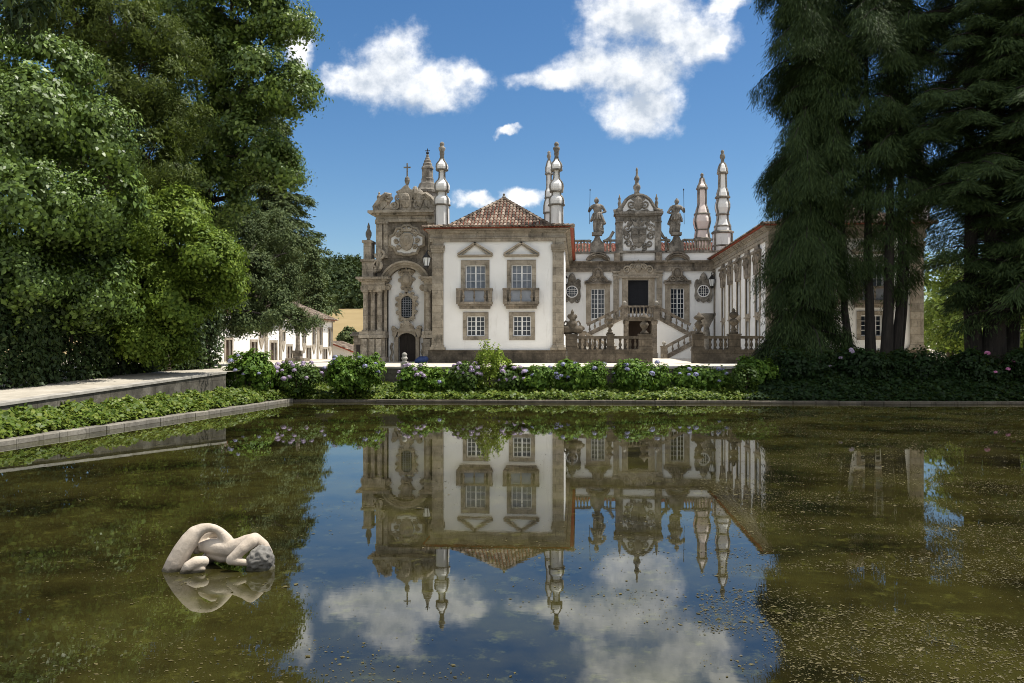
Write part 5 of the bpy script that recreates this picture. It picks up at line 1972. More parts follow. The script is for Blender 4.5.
for k_ in range(-4, 5):
    b.box(wx - 5.3 * kc, wx + 5.3 * kc, -.395, -.355, wz + k_ * 2.3 * kc - .022, wz + k_ * 2.3 * kc + .022)
b.build('grille', 'panelgrey', WW)
b = MB(tf)
e_ = .003
b.box(dr[0] - 3.6 * kc, dr[0], -.5, -.12, GZ, Zc(337))
b.box(dr[1], dr[1] + 3.6 * kc, -.5, -.12, GZ, Zc(337))
pc = (dr[0] + dr[1]) / 2
hw = (dr[1] - dr[0]) / 2
zs = Zc(339.5)
arcd = [(pc + hw * math.cos(t_), zs + (dr[3] - zs) * math.sin(t_)) for t_ in [math.pi * i / 12 for i in range(13)]]
topz = Zc(329)
for i in range(12):
    (xa_, za_), (xb_, zb_) = arcd[i], arcd[i + 1]
    b.prism([(xb_, zb_), (xa_, za_), (xa_, topz), (xb_, topz)], -.5, -.11)
b.prism([(pc + a_ * kc, Zc(y_)) for a_, y_ in ((-14, 336), (-14.6, 325.6), (-11, 327.5), (-8.6, 330), (-6, 327), (-3.4, 322.6), (-1.6, 320), (0, 321.4), (1.6, 320), (3.4, 322.6), (6, 327), (8.6, 330), (11, 327.5), (14.6, 325.6), (14, 336), (11.5, 338), (9, 331.6), (-9, 331.6), (-11.5, 338))], -.45, 0.0)
for sg in (-1, 1):
    b.scroll(pc + sg * 12.6 * kc, -.02, Zc(328.5), 2.4 * kc, .1, 1.4, 0, sg)
    b.scroll(pc + sg * 4.2 * kc, -.02, Zc(325.5), 2.4 * kc, .1, 1.4, 0, -sg)
    b.tube([(pc + sg * 15 * kc, -.35, Zc(343)), (pc + sg * 16.4 * kc, -.35, Zc(347)), (pc + sg * 14.6 * kc, -.35, Zc(352)), (pc + sg * 16.6 * kc, -.35, Zc(357)), (pc + sg * 15.2 * kc, -.35, Zc(362))], .1, 6)
b.build('portal', 'stone_warm', CT)
b = MB(tf)
b.prism([(dr[0], GZ), (dr[1], GZ), (dr[1], zs)] + arcd[1:12] + [(dr[0], zs)], -.9, -.72)
b.box(pc - .04, pc + .04, -.73, -.68, GZ, dr[3])
for k_ in range(6):
    for sg in (-1, 1):
        b.box(min(pc + sg * .12, pc + sg * (hw - .12)), max(pc + sg * .12, pc + sg * (hw - .12)), -.73, -.69, GZ + .15 + k_ * .42, GZ + .48 + k_ * .42)
b.build('door', 'door', CT)
# roof and stepped lantern behind
b = MB()
b.add([(Xc(377), DC + 1, Zc(217)), (xe, DC + 1, Zc(217)), (xe, DC + 16, Zc(217)), (Xc(377), DC + 16, Zc(217)), ((Xc(377) + xe) / 2, DC + 4, Zc(206)), ((Xc(377) + xe) / 2, DC + 14, Zc(206))],
      [(0, 1, 4), (1, 2, 5, 4), (2, 3, 5), (3, 0, 4, 5)])
b.build('roof', 'tile', CT)
b = MB()
Yl = 75.0
b.lathe(px_prof([(11, 226), (11, 194), (12, 193.4), (12, 191), (10.2, 189), (8.6, 184.5), (6.6, 182.6), (6.2, 181), (6.2, 179), (5.6, 178), (5.5, 169.5), (6.2, 169), (6, 167.6), (4.6, 165.6), (4.6, 164), (3.6, 162.6), (3.6, 161), (2.4, 159.6), (2.2, 158), (1.2, 157), (1.5, 155.5), (.5, 154)], Yl, 427.5), PX(427.5, Yl), Yl, 12)
LT = b.build('lantern_tower', 'stone_grey', CT)
b = MB()
xq = PX(427.5, Yl)
b.tube([(xq, Yl, PZ(154.5, Yl, 427)), (xq, Yl, PZ(148.6, Yl, 427))], .04, 5)
b.tube([(xq - .22, Yl, PZ(150.8, Yl, 427)), (xq + .22, Yl, PZ(150.8, Yl, 427))], .035, 5)
b.ell((xq, Yl, PZ(153, Yl, 427)), (.14, .14, .14))
b.build('weather_vane', 'iron', LT)

# ================================================================== FARM BUILDING, CROSS, COTTAGE
XF = -34.8
FY0, FY1 = 76.0, 118.0


def fY(px):
    u_ = (px - 512) / FPX
    ang = math.atan(u_) - R(YAW)
    return XF / math.tan(ang)


def fZ(py, px):
    Y_ = fY(px)
    return atY(px, py, Y_).z


FT = thing('farm_building', 'long white two storey farm building with brown doors under the tree bough on the left', 'building', (XF, 97, .5))
tf = facing_right(XF)
zE = fZ(322.5, 333)
holes_d = [(225.5, 231.6, 340), (251, 256.5, 342), (270.5, 276.2, 342.6), (287.2, 291.6, 346.4), (306.6, 310.4, 347.6), (323, 326.6, 349)]
holes_w = [(259.5, 263, 332, 338), (282, 284.4, 332, 341), (302.8, 305.2, 331.5, 343), (312.4, 315, 328, 344.5), (319.4, 322, 328.2, 345), (328.4, 331, 329.2, 346.5)]
hs, hd, hw_ = [], [], []
for (a, b, t_) in holes_d:
    y0, y1 = fY(a), fY(b)
    z1 = fZ(t_, (a + b) / 2)
    hd.append((y0, y1, max(.55, z1 - 2.7), z1))
for (a, b, t_, bt) in holes_w:
    pm = (a + b) / 2
    hw_.append((fY(a), fY(b), fZ(bt, pm), fZ(t_, pm)))
w = MB(tf)
hole_wall(w, FY0, FY1, -.5, zE, hd + hw_, .4)
w.tf = lambda a, d, z: (a, d, z)
xb_ = XF - 11
w.add([(XF, FY1, -.5), (xb_, FY1, -.5), (xb_, FY1, zE), (XF, FY1, zE)], [(0, 1, 2, 3)])
w.add([(XF, FY0, -.5), (xb_, FY0, -.5), (xb_, FY0, zE), (XF, FY0, zE)], [(0, 1, 2, 3)])
w.build('wall', 'plaster_farm', FT)
for h in hd:
    m = MB(tf)
    m.box(h[0], h[1], -.38, -.3, h[2], h[3])
    m.box((h[0] + h[1]) / 2 - .03, (h[0] + h[1]) / 2 + .03, -.31, -.26, h[2], h[3])
    m.build('door', 'door_brown', FT)
    m = MB(tf)
    m.box(h[0] - .3, h[0], -.1, .07, h[2], h[3] + .28)
    m.box(h[1], h[1] + .3, -.1, .07, h[2], h[3] + .28)
    m.box(h[0] - .002, h[1] + .002, -.1, .066, h[3], h[3] + .28)
    m.build('door_surround', 'stone_warm', FT)
for h in hw_:
    W_ = window(FT, tf, (h[0] - .25, h[1] + .25, h[2] - .2, h[3] + .25), h, 2, 4, 1, sill=False, framem='door_brown')
    m = MB(tf)
    c_ = (h[0] + h[1]) / 2
    hh = (h[1] - h[0]) / 2 + .2
    m.prism([(c_ - hh, h[2] - .2), (c_ + hh, h[2] - .2), (c_ + hh * .5, h[2] - .8), (c_, h[2] - 1.25), (c_ - hh * .5, h[2] - .8)], -.05, .1)
    m.build('apron', 'stone_warm', W_)
for (a, b) in ((206.5, 208.5), (264.5, 267), (279, 281.3), (316.6, 318), (332.2, 333.4)):
    y0, y1 = fY(a), min(fY(b), FY1)
    m = MB(tf)
    m.box(y0, y1, -.05, .12, -.3, zE)
    m.build('pilaster_strip', 'stone_warm', FT)
m = MB()
m.box(xb_ - .3, XF + .35, FY0 - .2, FY1 + .35, zE, zE + .25)
m.build('cornice', 'stone', FT)
rf_pts = [(xb_ - .7, FY0 - .7, zE + .25), (XF + .7, FY0 - .7, zE + .25), (XF + .7, FY1 + .7, zE + .25), (xb_ - .7, FY1 + .7, zE + .25)]
xm = (XF + xb_) / 2
zr = zE + 3.3
m = MB()
m.add(rf_pts + [(xm, FY0 + 4.5, zr), (xm, FY1 - 4.5, zr)], [(0, 1, 4), (1, 2, 5, 4), (2, 3, 5), (3, 0, 4, 5), (3, 2, 1, 0)])
rf = m.build('roof', 'redwood', FT)
m = MB()
upv = lambda p: (p[0], p[1], p[2] + .02)
tiles(m, upv(rf_pts[1]), upv(rf_pts[2]), (xm, FY0 + 4.5, zr + .02), (xm, FY1 - 4.5, zr + .02), .36, .6, .17)
tiles(m, upv(rf_pts[0]), upv(rf_pts[1]), (xm, FY0 + 4.5, zr + .02), (xm, FY0 + 4.5, zr + .02), .36, .6, .17)
m.build('roof_tiles', 'tile', rf)

# cottage beyond
HT = thing('cottage', 'small low house with a tiled lean roof beyond the end of the white farm building', 'house', (PX(343, 124), 124, .4))
Yh = 124.0
x0, x1 = PX(331, Yh), PX(352, Yh)
zl, zh = PZ(352.5, Yh, 343), PZ(343, Yh, 335)
m = MB()
m.add([(x0, Yh, -.3), (x1, Yh, -.3), (x1, Yh, zl), (x0, Yh, zh), (x0, Yh + 7, -.3), (x1, Yh + 7, -.3), (x1, Yh + 7, zl), (x0, Yh + 7, zh)],
      [(0, 1, 2, 3), (1, 5, 6, 2), (4, 5, 6, 7), (0, 4, 7, 3)])
m.build('wall', 'plaster_farm', HT)
m = MB()
slab(m, [(x0 - .4, Yh - .5, zh + .2), (x1 + .4, Yh - .5, zl + .1), (x1 + .4, Yh + 7.5, zl + .1), (x0 - .4, Yh + 7.5, zh + .2)], .15)
rf = m.build('roof', 'redwood', HT)
m = MB()
tiles(m, (x1 + .4, Yh + 7.5, zl + .13), (x1 + .4, Yh - .5, zl + .13), (x0 - .4, Yh + 7.5, zh + .23), (x0 - .4, Yh - .5, zh + .23), .3, .5, .14)
m.build('roof_tiles', 'tile', rf)
# dark gate lodge beside the chapel
GT = thing('gate_lodge', 'dark low stone gate lodge with a flat eave just left of the chapel plinth', 'lodge', (PX(357, 80), 80, GZ))
m = MB()
Yg = 80.0
x0, x1 = PX(353.5, Yg), PX(363, Yg)
m.box(x0, x1, Yg, Yg + 5, 1.0, PZ(336, Yg, 357))
m.build('wall', 'stone_dark', GT)
m = MB()
m.box(x0 - .25, x1 + .25, Yg - .3, Yg + 5.3, PZ(336, Yg, 357), PZ(334, Yg, 357))
m.box(x0 - .12, x1 + .12, Yg - .15, Yg + 5.15, PZ(334, Yg, 357), PZ(331.8, Yg, 357))
m.build('eave', 'stone_grey', GT)
m = MB()
m.box(PX(356.3, Yg), PX(361, Yg), Yg - .03, Yg, 1.2, PZ(345, Yg, 357))
m.build('doorway', 'door', GT)

# stone wayside cross
Yx = 70.0
xq = PX(297.8, Yx)
z0 = gz(xq, Yx)
T = thing('wayside_cross', 'tall thin stone cross column on a square pedestal in front of the white farm building', 'cross', (xq, Yx, z0))
Zx = lambda y: PZ(y, Yx, 298)
m = MB()
m.box(xq - .8, xq + .8, Yx - .8, Yx + .8, z0 - .2, z0 + .3)
m.box(xq - .32, xq + .32, Yx - .32, Yx + .32, z0 + .3, Zx(353.5))
m.box(xq - .42, xq + .42, Yx - .42, Yx + .42, Zx(353.5), Zx(350.5))
m.build('pedestal', 'stone_dark', T)
m = MB()
m.lathe([(.24, Zx(350.5)), (.19, Zx(347)), (.17, Zx(315)), (.14, Zx(300)), (.2, Zx(299)), (.24, Zx(296.5)), (.12, Zx(295)), (.16, Zx(293)), (.1, Zx(291))], xq, Yx, 10)
m.build('shaft', 'stone_dark', T)
m = MB()
m.box(xq - .05, xq + .05, Yx - .05, Yx + .05, Zx(291.5), Zx(283))
m.box(xq - .2, xq + .2, Yx - .045, Yx + .045, Zx(286.4), Zx(285.2))
m.build('cross', 'stone_grey', T)

# ================================================================== SLEEPING FIGURE SCULPTURE
TS = 853 * CAMZ / 226.0
S0 = at_t(218, 569, TS)
S0.z = 0
Kp = TS / FPX
T = thing('reclining_sculpture', 'pale stone sculpture of a bending nude figure lying in the pool with rough grey hair', 'sculpture', S0)
Rv = Vector((cs, sn, 0))
Fv = Vector((-sn, cs, 0))


def SP(zx, zy, d=0.0):
    """zoomed-view coordinates (6.4 per px from 140,510) -> world"""
    px, py = 140 + zx / 6.4, 510 + zy / 6.4
    return S0 + Rv * ((px - 218) * Kp) + Fv * d + Vector((0, 0, (569 - py) * Kp))


def sr(r):
    return r / 6.4 * Kp


def blobs(mb, chain, k=10):
    for (p, q) in zip(chain[:-1], chain[1:]):
        for i in range(k + 1):
            f_ = i / k
            a_ = SP(p[0], p[1], p[2]).lerp(SP(q[0], q[1], q[2]), f_)
            r_ = sr(p[3] + (q[3] - p[3]) * f_)
            ry = r_ * (p[4] if len(p) > 4 else 1.0)
            mb.ell(a_, (r_, max(r_, ry), r_), 12, 8)


b = MB()
# thigh and hip arching out of the water, thinning into the waist
blobs(b, [(212, 400, -.05, 66), (243, 330, -.05, 66), (276, 262, -.03, 62), (312, 202, .0, 58), (345, 154, .03, 49), (385, 128, .05, 37), (425, 119, .07, 29), (462, 126, .09, 26), (492, 146, .11, 27), (514, 176, .13, 33), (530, 212, .15, 44)])
blobs(b, [(330, 392, .34, 40), (385, 345, .36, 42), (450, 312, .32, 40), (520, 285, .24, 44)])
# hollow of the back under the arch
blobs(b, [(330, 260, .20, 44), (368, 205, .25, 40), (420, 168, .27, 34), (470, 170, .27, 32), (505, 200, .24, 36)])
blobs(b, [(390, 215, .32, 40), (480, 210, .32, 40)])
# trunk from waist to shoulder
blobs(b, [(385, 248, .12, 36), (430, 248, .14, 50), (490, 256, .15, 60), (560, 262, .14, 58), (620, 244, .11, 54), (665, 218, .11, 48), (706, 204, .10, 44)])
blobs(b, [(430, 296, .16, 36), (500, 312, .16, 44), (590, 308, .16, 40)])
# arm: shoulder, elbow, forearm to the head
blobs(b, [(706, 205, .02, 44), (668, 240, -.06, 38), (628, 280, -.1, 34), (598, 306, -.12, 31)])
blobs(b, [(598, 308, -.12, 31), (640, 316, -.12, 27), (690, 326, -.1, 22), (720, 332, -.06, 20)])
blobs(b, [(712, 205, .16, 44), (760, 250, .2, 40), (790, 300, .2, 36)])
o = b.build('body', 'marble', T)
remesh(o, .012, 10)
b = MB()
blobs(b, [(310, 378, -.2, 22), (345, 340, -.2, 36), (385, 318, -.16, 40), (425, 316, -.12, 36)])
blobs(b, [(300, 392, -.2, 18), (420, 358, -.16, 26)])
o = b.build('stone_block', 'marble', T)
remesh(o, .013, 6)
b = MB()
blobs(b, [(748, 318, -.04, 62), (778, 306, 0, 78), (800, 322, .02, 60)])
blobs(b, [(715, 372, -.06, 28), (790, 384, -.02, 50), (835, 372, .02, 26)])
o = b.build('hair', 'hair', T)
remesh(o, .014, 2)
tx = bpy.data.textures.new('hair_noise', 'CLOUDS')
tx.noise_scale = 0.07
dm = o.modifiers.new('d', 'DISPLACE')
dm.texture = tx
dm.strength = 0.06
dm.mid_level = 0.5
dm.texture_coords = 'LOCAL'

# ================================================================== VEGETATION
rng = np.random.default_rng(11)


def rdir(n):
    v = rng.normal(size=(n, 3))
    return unit(v)


def crown_leaves(lobes, nleaf, size, sub_r=0.75, shell=0.55, droop=0.35, up=0.45, aspect=0.6, dens_var=0.5):
    """leaf clumps scattered through the lobes' volume; returns P, A, N, L, W"""
    vols = np.array([l[3] * l[4] * l[5] for l in lobes]) ** (2 / 3)
    vols /= vols.sum()
    Ps, Ns = [], []
    for l, f in zip(lobes, vols):
        c = np.array(l[:3])
        r = np.array(l[3:6])
        n = int(nleaf * f)
        k = max(6, int(2.6 * (r.prod() ** (2 / 3)) / sub_r ** 2 * 1.5))
        d = rdir(k)
        rad = shell + (1.02 - shell) * rng.random(k) ** 0.7
        sc = c + d * r * rad[:, None]
        wgt = np.exp(rng.normal(size=k) * dens_var)
        idx = rng.choice(k, n, p=wgt / wgt.sum())
        off = rng.normal(size=(n, 3)) * sub_r * np.array([.5, .5, .34])
        # clumps droop at their rim like real leaf sprays
        off[:, 2] -= 0.35 * (off[:, 0] ** 2 + off[:, 1] ** 2) / sub_r
        Ps.append(sc[idx] + off)
        Ns.append(unit(d[idx] * 0.8 + off / sub_r * 0.7 + np.array([0, 0, up]) + rng.normal(size=(n, 3)) * 0.45))
    P, Nn = np.concatenate(Ps), np.concatenate(Ns)
    n = len(P)
    A = rng.normal(size=(n, 3)) + np.array([0, 0, -droop])
    A = A - Nn * np.sum(A * Nn, 1, keepdims=True)
    L = size * (0.45 + 0.95 * rng.random(n) ** 1.3) * (1 + .25 * np.sin(P[:, 0] * 1.9 + P[:, 2] * 1.3))
    return P, A, Nn, L, L * aspect


def lobe(px, py, t, rpx, squash=0.9, deep=1.0):
    p = at_t(px, py, t)
    r = rpx * t / FPX
    return (p.x, p.y, p.z, r, r * deep, r * squash)


def wob(p, q, n, amp, sag=0.0):
    p, q = Vector(p), Vector(q)
    out = []
    for i in range(n + 1):
        f = i / n
        v = p.lerp(q, f)
        k = math.sin(math.pi * f)
        v += Vector((random.uniform(-1, 1), random.uniform(-1, 1), random.uniform(-.4, .4))) * amp * k
        v.z -= sag * k
        out.append(v)
    return out


def broad_tree(name, label, base, lobes, nleaf, size, mat, r0, group=None, bark='bark', fork=0.35, limbs=True, **kw):
    T_ = thing(name, label, 'tree' if 'shrub' not in name and 'bush' not in name else 'shrub', base, group)
    b = Vector(base)
    top = max(l[2] for l in lobes)
    cx = sum(l[0] for l in lobes) / len(lobes)
    cy = sum(l[1] for l in lobes) / len(lobes)
    fz = b.z + (top - b.z) * fork
    fk = Vector((b.x * .7 + cx * .3, b.y * .7 + cy * .3, fz))
    ap = Vector((cx, cy, b.z + (top - b.z) * .9))
    m_ = MB()
    m_.tube([b - Vector((0, 0, .3)), b + Vector((0, 0, .4))] + wob(b + Vector((0, 0, .8)), fk, 4, .12)[1:], [r0 * 1.5, r0 * 1.12, r0, r0 * .95, r0 * .9, r0 * .8], 10)
    m_.tube(wob(fk, ap, 5, .3), [r0 * .8, r0 * .65, r0 * .5, r0 * .35, r0 * .2, r0 * .06], 8)
    tr = m_.build('trunk', bark, T_, True)
    if limbs:
        m_ = MB()
        for l in lobes:
            c = Vector(l[:3])
            f0 = random.uniform(.0, .75)
            s = fk.lerp(ap, min(f0, max(0.0, (c.z - fz) / max(.1, ap.z - fz) - .15)))
            m_.tube(wob(s, c, 5, .3, .2), [r0 * .4, r0 * .32, r0 * .25, r0 * .17, r0 * .1, r0 * .05], 6)
            for _ in range(4):
                e = c + Vector((random.uniform(-1, 1) * l[3], random.uniform(-1, 1) * l[4], random.uniform(-.8, .8) * l[5])) * .85
                m_.tube(wob(s.lerp(c, random.uniform(.55, 1)), e, 3, .15), [r0 * .12, r0 * .09, r0 * .06, r0 * .02], 5)
        m_.build('limbs', bark, tr, True)
    leaves('crown', mat, *crown_leaves(lobes, nleaf, size, **kw), parent=T_)
    return T_


def ground_at(px, t, z=None):
    p = at_t(px, 343, t)
    return (p.x, p.y, gz(p.x, p.y) if z is None else z)


# ---- left wood
broad_tree('broadleaf_tree', 'large mid green broadleaf tree at the left edge with big glossy leaf clumps', ground_at(45, 40),
           [lobe(30, 120, 37, 55), lobe(95, 140, 38, 42), lobe(30, 200, 36, 60), lobe(95, 205, 37, 42), lobe(20, 275, 36, 50), lobe(85, 290, 38, 42),
            lobe(50, 75, 39, 42), lobe(-20, 150, 36, 60), lobe(-40, 60, 38, 70), lobe(-50, 250, 36, 60)],
           150000, .215, 'lf_broad', .4, sub_r=.7, up=.25)
broad_tree('cypress_tree', 'tall brownish green tree with fine feathery foliage behind the left broadleaf tree', ground_at(105, 47),
           [lobe(105, 20, 46, 55), lobe(55, 10, 47, 50), lobe(148, 85, 46, 34), lobe(115, 100, 46, 50), lobe(150, 160, 46, 30), lobe(95, 170, 47, 50), lobe(130, 230, 46, 40),
            lobe(60, -60, 47, 60), lobe(110, -70, 46, 45), lobe(150, 30, 46, 30), lobe(172, 120, 48, 34), lobe(172, 55, 48, 34), lobe(120, 150, 48, 40), lobe(165, 175, 48, 30)],
           170000, .24, 'lf_olive', .45, sub_r=.6, aspect=.3, droop=-.4, up=.25)
broad_tree('plane_tree', 'tall plane tree with open leafy crown reaching into the sky above the white farm building', ground_at(186, 56),
           [lobe(240, 10, 53, 45), lobe(285, 22, 53, 30), lobe(210, 50, 53, 42), lobe(258, 80, 53, 42), lobe(292, 92, 52, 26), lobe(200, 120, 54, 45), lobe(248, 145, 53, 40),
            lobe(280, 165, 53, 26), lobe(215, 195, 54, 40), lobe(180, 15, 54, 40), lobe(240, -50, 53, 50), lobe(290, -40, 53, 30), lobe(185, -60, 54, 50), lobe(170, 190, 54, 40)],
           150000, .25, 'lf_plane', .5, sub_r=.7, dens_var=.6, shell=.45, up=.3)
broad_tree('laurel_tree', 'rounded yellow green laurel tree in the middle of the left wood', ground_at(165, 45),
           [lobe(165, 235, 42, 45), lobe(212, 258, 41, 33), lobe(150, 295, 42, 45), lobe(178, 302, 41.5, 34), lobe(150, 335, 41.5, 34), lobe(168, 340, 41.5, 26), lobe(115, 325, 41.5, 34), lobe(115, 265, 42, 38), lobe(132, 215, 43, 32), lobe(185, 215, 43, 28), lobe(225, 285, 42, 22)],
           120000, .175, 'lf_laurel', .25, dens_var=.85, shell=.5, sub_r=.55, fork=.2)


def conifer(name, label, base, height, r_at, nb, mat, r0, spray, nleaf, zlow=.12, droop=.25, group=None, bark='bark_dark', hang=.5, arc=(0, 2 * math.pi), width=.16, multi=None, crown_name='crown'):
    """trunk, whorled branches and hanging leaf sprays; r_at(f) radius at height fraction f"""
    T_ = thing(name, label, 'tree', base, group)
    b = Vector(base)
    stems = multi or [(0, 0, 1.0)]
    P, D = [], []
    wts = []
    for si, (dx, dy, rs) in enumerate(stems):
        m_ = MB()
        pth = [b + Vector((dx * .6, dy * .6, -.3)), b + Vector((dx * .8, dy * .8, .5))]
        rad = [r0 * rs * 1.6, r0 * rs * 1.15]
        for i in range(1, 9):
            f = i / 8
            pth.append(b + Vector((dx * (1 + .2 * f) + random.uniform(-.08, .08), dy + random.uniform(-.08, .08), height * f)))
            rad.append(max(.03, r0 * rs * (1 - f * .92)))
        m_.tube(pth, rad, 9)
        tr = m_.build('trunk', bark, T_, True)
        m_ = MB()
        n_b = nb // len(stems)
        for i in range(n_b):
            f = zlow + (1 - zlow) * ((i + random.random()) / n_b) ** .92
            r = r_at(f) * random.uniform(.7, 1.12)
            an = random.uniform(*arc)
            s = b + Vector((dx * (1 + .2 * f), dy, height * f))
            n = 6
            pts = []
            for k in range(n + 1):
                q = k / n
                pts.append(s + Vector((math.cos(an) * r * q, math.sin(an) * r * q, r * (.18 * q - droop * 1.6 * q * q) + random.uniform(-.06, .06))))
            m_.tube(pts, [max(.015, .02 * r * (1 - k / n) + .014) for k in range(n + 1)], 4)
            for k in range(1, n + 1):
                P.append((pts[k - 1], pts[k], an))
                wts.append(r * (k / n + .25))
        m_.build('branches', bark, tr)
    wts = np.array(wts)
    idx = rng.choice(len(P), nleaf, p=wts / wts.sum())
    a0 = np.array([tuple(p[0]) for p in P])[idx]
    a1 = np.array([tuple(p[1]) for p in P])[idx]
    an = np.array([p[2] for p in P])[idx]
    q = rng.random(nleaf)[:, None]
    bp = a0 + (a1 - a0) * q
    out = np.stack([np.cos(an), np.sin(an), np.zeros(nleaf)], 1)
    side = np.stack([-np.sin(an), np.cos(an), np.zeros(nleaf)], 1)
    lat = rng.normal(size=nleaf)
    spread = spray * (.35 + .4 * rng.random(nleaf))
    bp = bp + side * (lat * spread)[:, None] + out * (rng.normal(size=nleaf) * spray * .2)[:, None]
    bp[:, 2] -= np.abs(lat) * spread * .55 + rng.random(nleaf) ** 1.5 * spray * hang * 1.6
    A = out * .5 + side * (lat * .6)[:, None] + np.array([0, 0, -1.0]) * (hang * 1.5) + rng.normal(size=(nleaf, 3)) * .25
    Nn = unit(out * .7 + np.array([0, 0, .7]) + rng.normal(size=(nleaf, 3)) * .45)
    L = spray * (.22 + .34 * rng.random(nleaf))
    leaves(crown_name, mat, bp, A, Nn, L, L * 0 + width * (.6 + .8 * rng.random(nleaf)), parent=T_)
    return T_


bp = ground_at(272, 140, .5)
conifer('fir_tree', 'dark fir with tiered boughs rising behind the roof of the white farm building', bp, 42.5, lambda f: 12.0 * (1 - f) ** .75 + .5, 200, 'lf_fir', .6, 1.5, 90000, zlow=.16, droop=.12, hang=.26, width=.22)
# the long low bough in front of the farm building
broad_tree('yew_tree', 'broad dark yew whose lowest bough hangs across the front of the white farm building', ground_at(200, 55),
           [lobe(252, 298, 58, 24, .7), lobe(282, 300, 58, 20, .7), lobe(255, 317, 57, 24, .6), lobe(286, 317, 57, 20, .65), lobe(307, 320, 57, 13, .7), lobe(228, 315, 57, 28, .7), lobe(198, 318, 57, 30, .8), lobe(245, 275, 58, 32), lobe(278, 278, 59, 26), lobe(292, 250, 60, 16),
            lobe(210, 265, 58, 35), lobe(268, 235, 61, 26), lobe(235, 235, 60, 35)],
           110000, .2, 'lf_fir', .3, sub_r=.5, bark='bark_dark', aspect=.42, fork=.45, limbs=True, droop=.9)
conifer('fir_tree', 'slim grey green conifer beyond the farm building roof, left of the wooded hill', ground_at(312, 125, .7), 17, lambda f: 2.6 * (1 - f) ** .7 + .3, 100, 'lf_fir', .3, 1.0, 22000, zlow=.2, droop=.15, hang=.3, width=.2)

# ---- clipped dark hedge along the path
T_ = thing('tall_hedge', 'tall dark unclipped hedge along the sandy path under the left wood', 'hedge', (-23.8, 36, gz(-23, 36)))
n = 110000
Y_ = 17 + rng.random(n) * 31.5
hh = 5.4 + 1.0 * np.sin(Y_ * .7) + .6 * np.sin(Y_ * 2.1)
u_ = rng.random(n)
top = rng.random(n) < .3
xw = np.array([xl(y) for y in Y_]) - 3.1
z0 = np.array([gz(-22, y) for y in Y_])
bul = .35 * np.sin(Y_ * 1.7) + .25 * np.sin(Y_ * 4.1 + 1)
X_ = xw - .4 + bul * .6 - np.where(top, rng.random(n) * 2.6, np.abs(rng.normal(size=n)) * .8)
Z_ = z0 + np.where(top, hh, u_ * hh) + rng.normal(size=n) * .18
P = np.stack([X_, Y_, Z_], 1)
N_ = unit(np.stack([np.where(top, .2, 1.0), rng.normal(size=n) * .4, np.where(top, 1.0, .35)], 1) + rng.normal(size=(n, 3)) * .5)
A = rng.normal(size=(n, 3)) + np.array([0, 0, -.5])
A -= N_ * np.sum(A * N_, 1, keepdims=True)
L = .23 * (.6 + .8 * rng.random(n))
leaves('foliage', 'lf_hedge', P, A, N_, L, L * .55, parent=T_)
m = MB()
for y in np.arange(18, 48, 1.1):
    x_ = xl(y) - 4.0
    m.tube(wob((x_, y, gz(-22, y) - .1), (x_ + random.uniform(-.3, .4), y, gz(-22, y) + 4.6), 4, .2), [.09, .08, .07, .05, .03], 5)
m.build('stems', 'bark_dark', T_)


# ---- hydrangeas
def bush(name, label, px, t, wpx, ytop, zb, nleaf, mat, flower=None, nfl=0, size=.19, deep=.9, group=None, cat='shrub', lobes_n=4, fl_r=.125, squash=1.0):
    base = at_t(px, 343, t)
    zt = at_t(px, ytop - 1.5, t).z
    h = zt - zb
    rx = wpx * t / FPX / 2
    T_ = thing(name, label, cat, (base.x, base.y, zb), group)
    lobes_ = [(base.x, base.y, zb + h * .5, rx * .88, rx * deep * .8, h * .47)]
    for k in range(lobes_n):
        an = random.uniform(0, 2 * math.pi)
        lobes_.append((base.x + rx * .5 * math.cos(an), base.y + rx * .4 * math.sin(an), zb + h * random.uniform(.42, .66), rx * .46, rx * .44, h * .36))
    P, A, N_, L, W_ = crown_leaves(lobes_, int(nleaf * 1.45), size, sub_r=.27, shell=.62, aspect=.72, up=.6, droop=.5)
    P[:, 2] = np.maximum(P[:, 2], zb + .02)
    leaves('foliage', mat, P, A, N_, L, W_, parent=T_)
    m_ = MB()
    for k in range(7):
        an = random.uniform(0, 6.28)
        m_.tube(wob((base.x, base.y, zb - .05), (base.x + rx * .6 * math.cos(an), base.y + rx * .5 * math.sin(an), zb + h * .7), 3, .06), [.03, .025, .02, .012], 5)
    m_.build('stems', 'bark', T_)
    proto = None
    for k in range(nfl):
        an = random.uniform(-math.pi * .97, -math.pi * .03)
        el = random.uniform(-.1, 1.1)
        cx = base.x + rx * .95 * math.cos(an) * math.cos(el * .9)
        cy = base.y + rx * deep * .88 * math.sin(an) * math.cos(el * .9)
        cz = zb + h * (.5 + .5 * math.sin(el)) * .97
        if proto is None:
            q = 70
            d = rdir(q)
            d[:, 2] = np.abs(d[:, 2]) * 1.15 - .25
            d = unit(d)
            Pq = d * np.array([fl_r, fl_r, fl_r * .8])
            Aq = rng.normal(size=(q, 3))
            Aq -= d * np.sum(Aq * d, 1, keepdims=True)
            Lq = np.full(q, fl_r * .55)
            me_o = leaves('flower_head', flower, Pq + np.array(ORG[T_.name]) - unit(Aq) * Lq[:, None] * .5, Aq, d, Lq, Lq, parent=T_)
            proto = me_o
        else:
            me_o = bpy.data.objects.new('flower_head', proto.data)
            COL.objects.link(me_o)
            me_o.parent = T_
        me_o.location = Vector((cx, cy, cz)) - Vector(ORG[T_.name])
        me_o.rotation_euler = (random.uniform(-.5, .2), random.uniform(-.4, .4), random.uniform(0, 6))
        s_ = random.uniform(.75, 1.25)
        me_o.scale = (s_, s_, s_)
    return T_


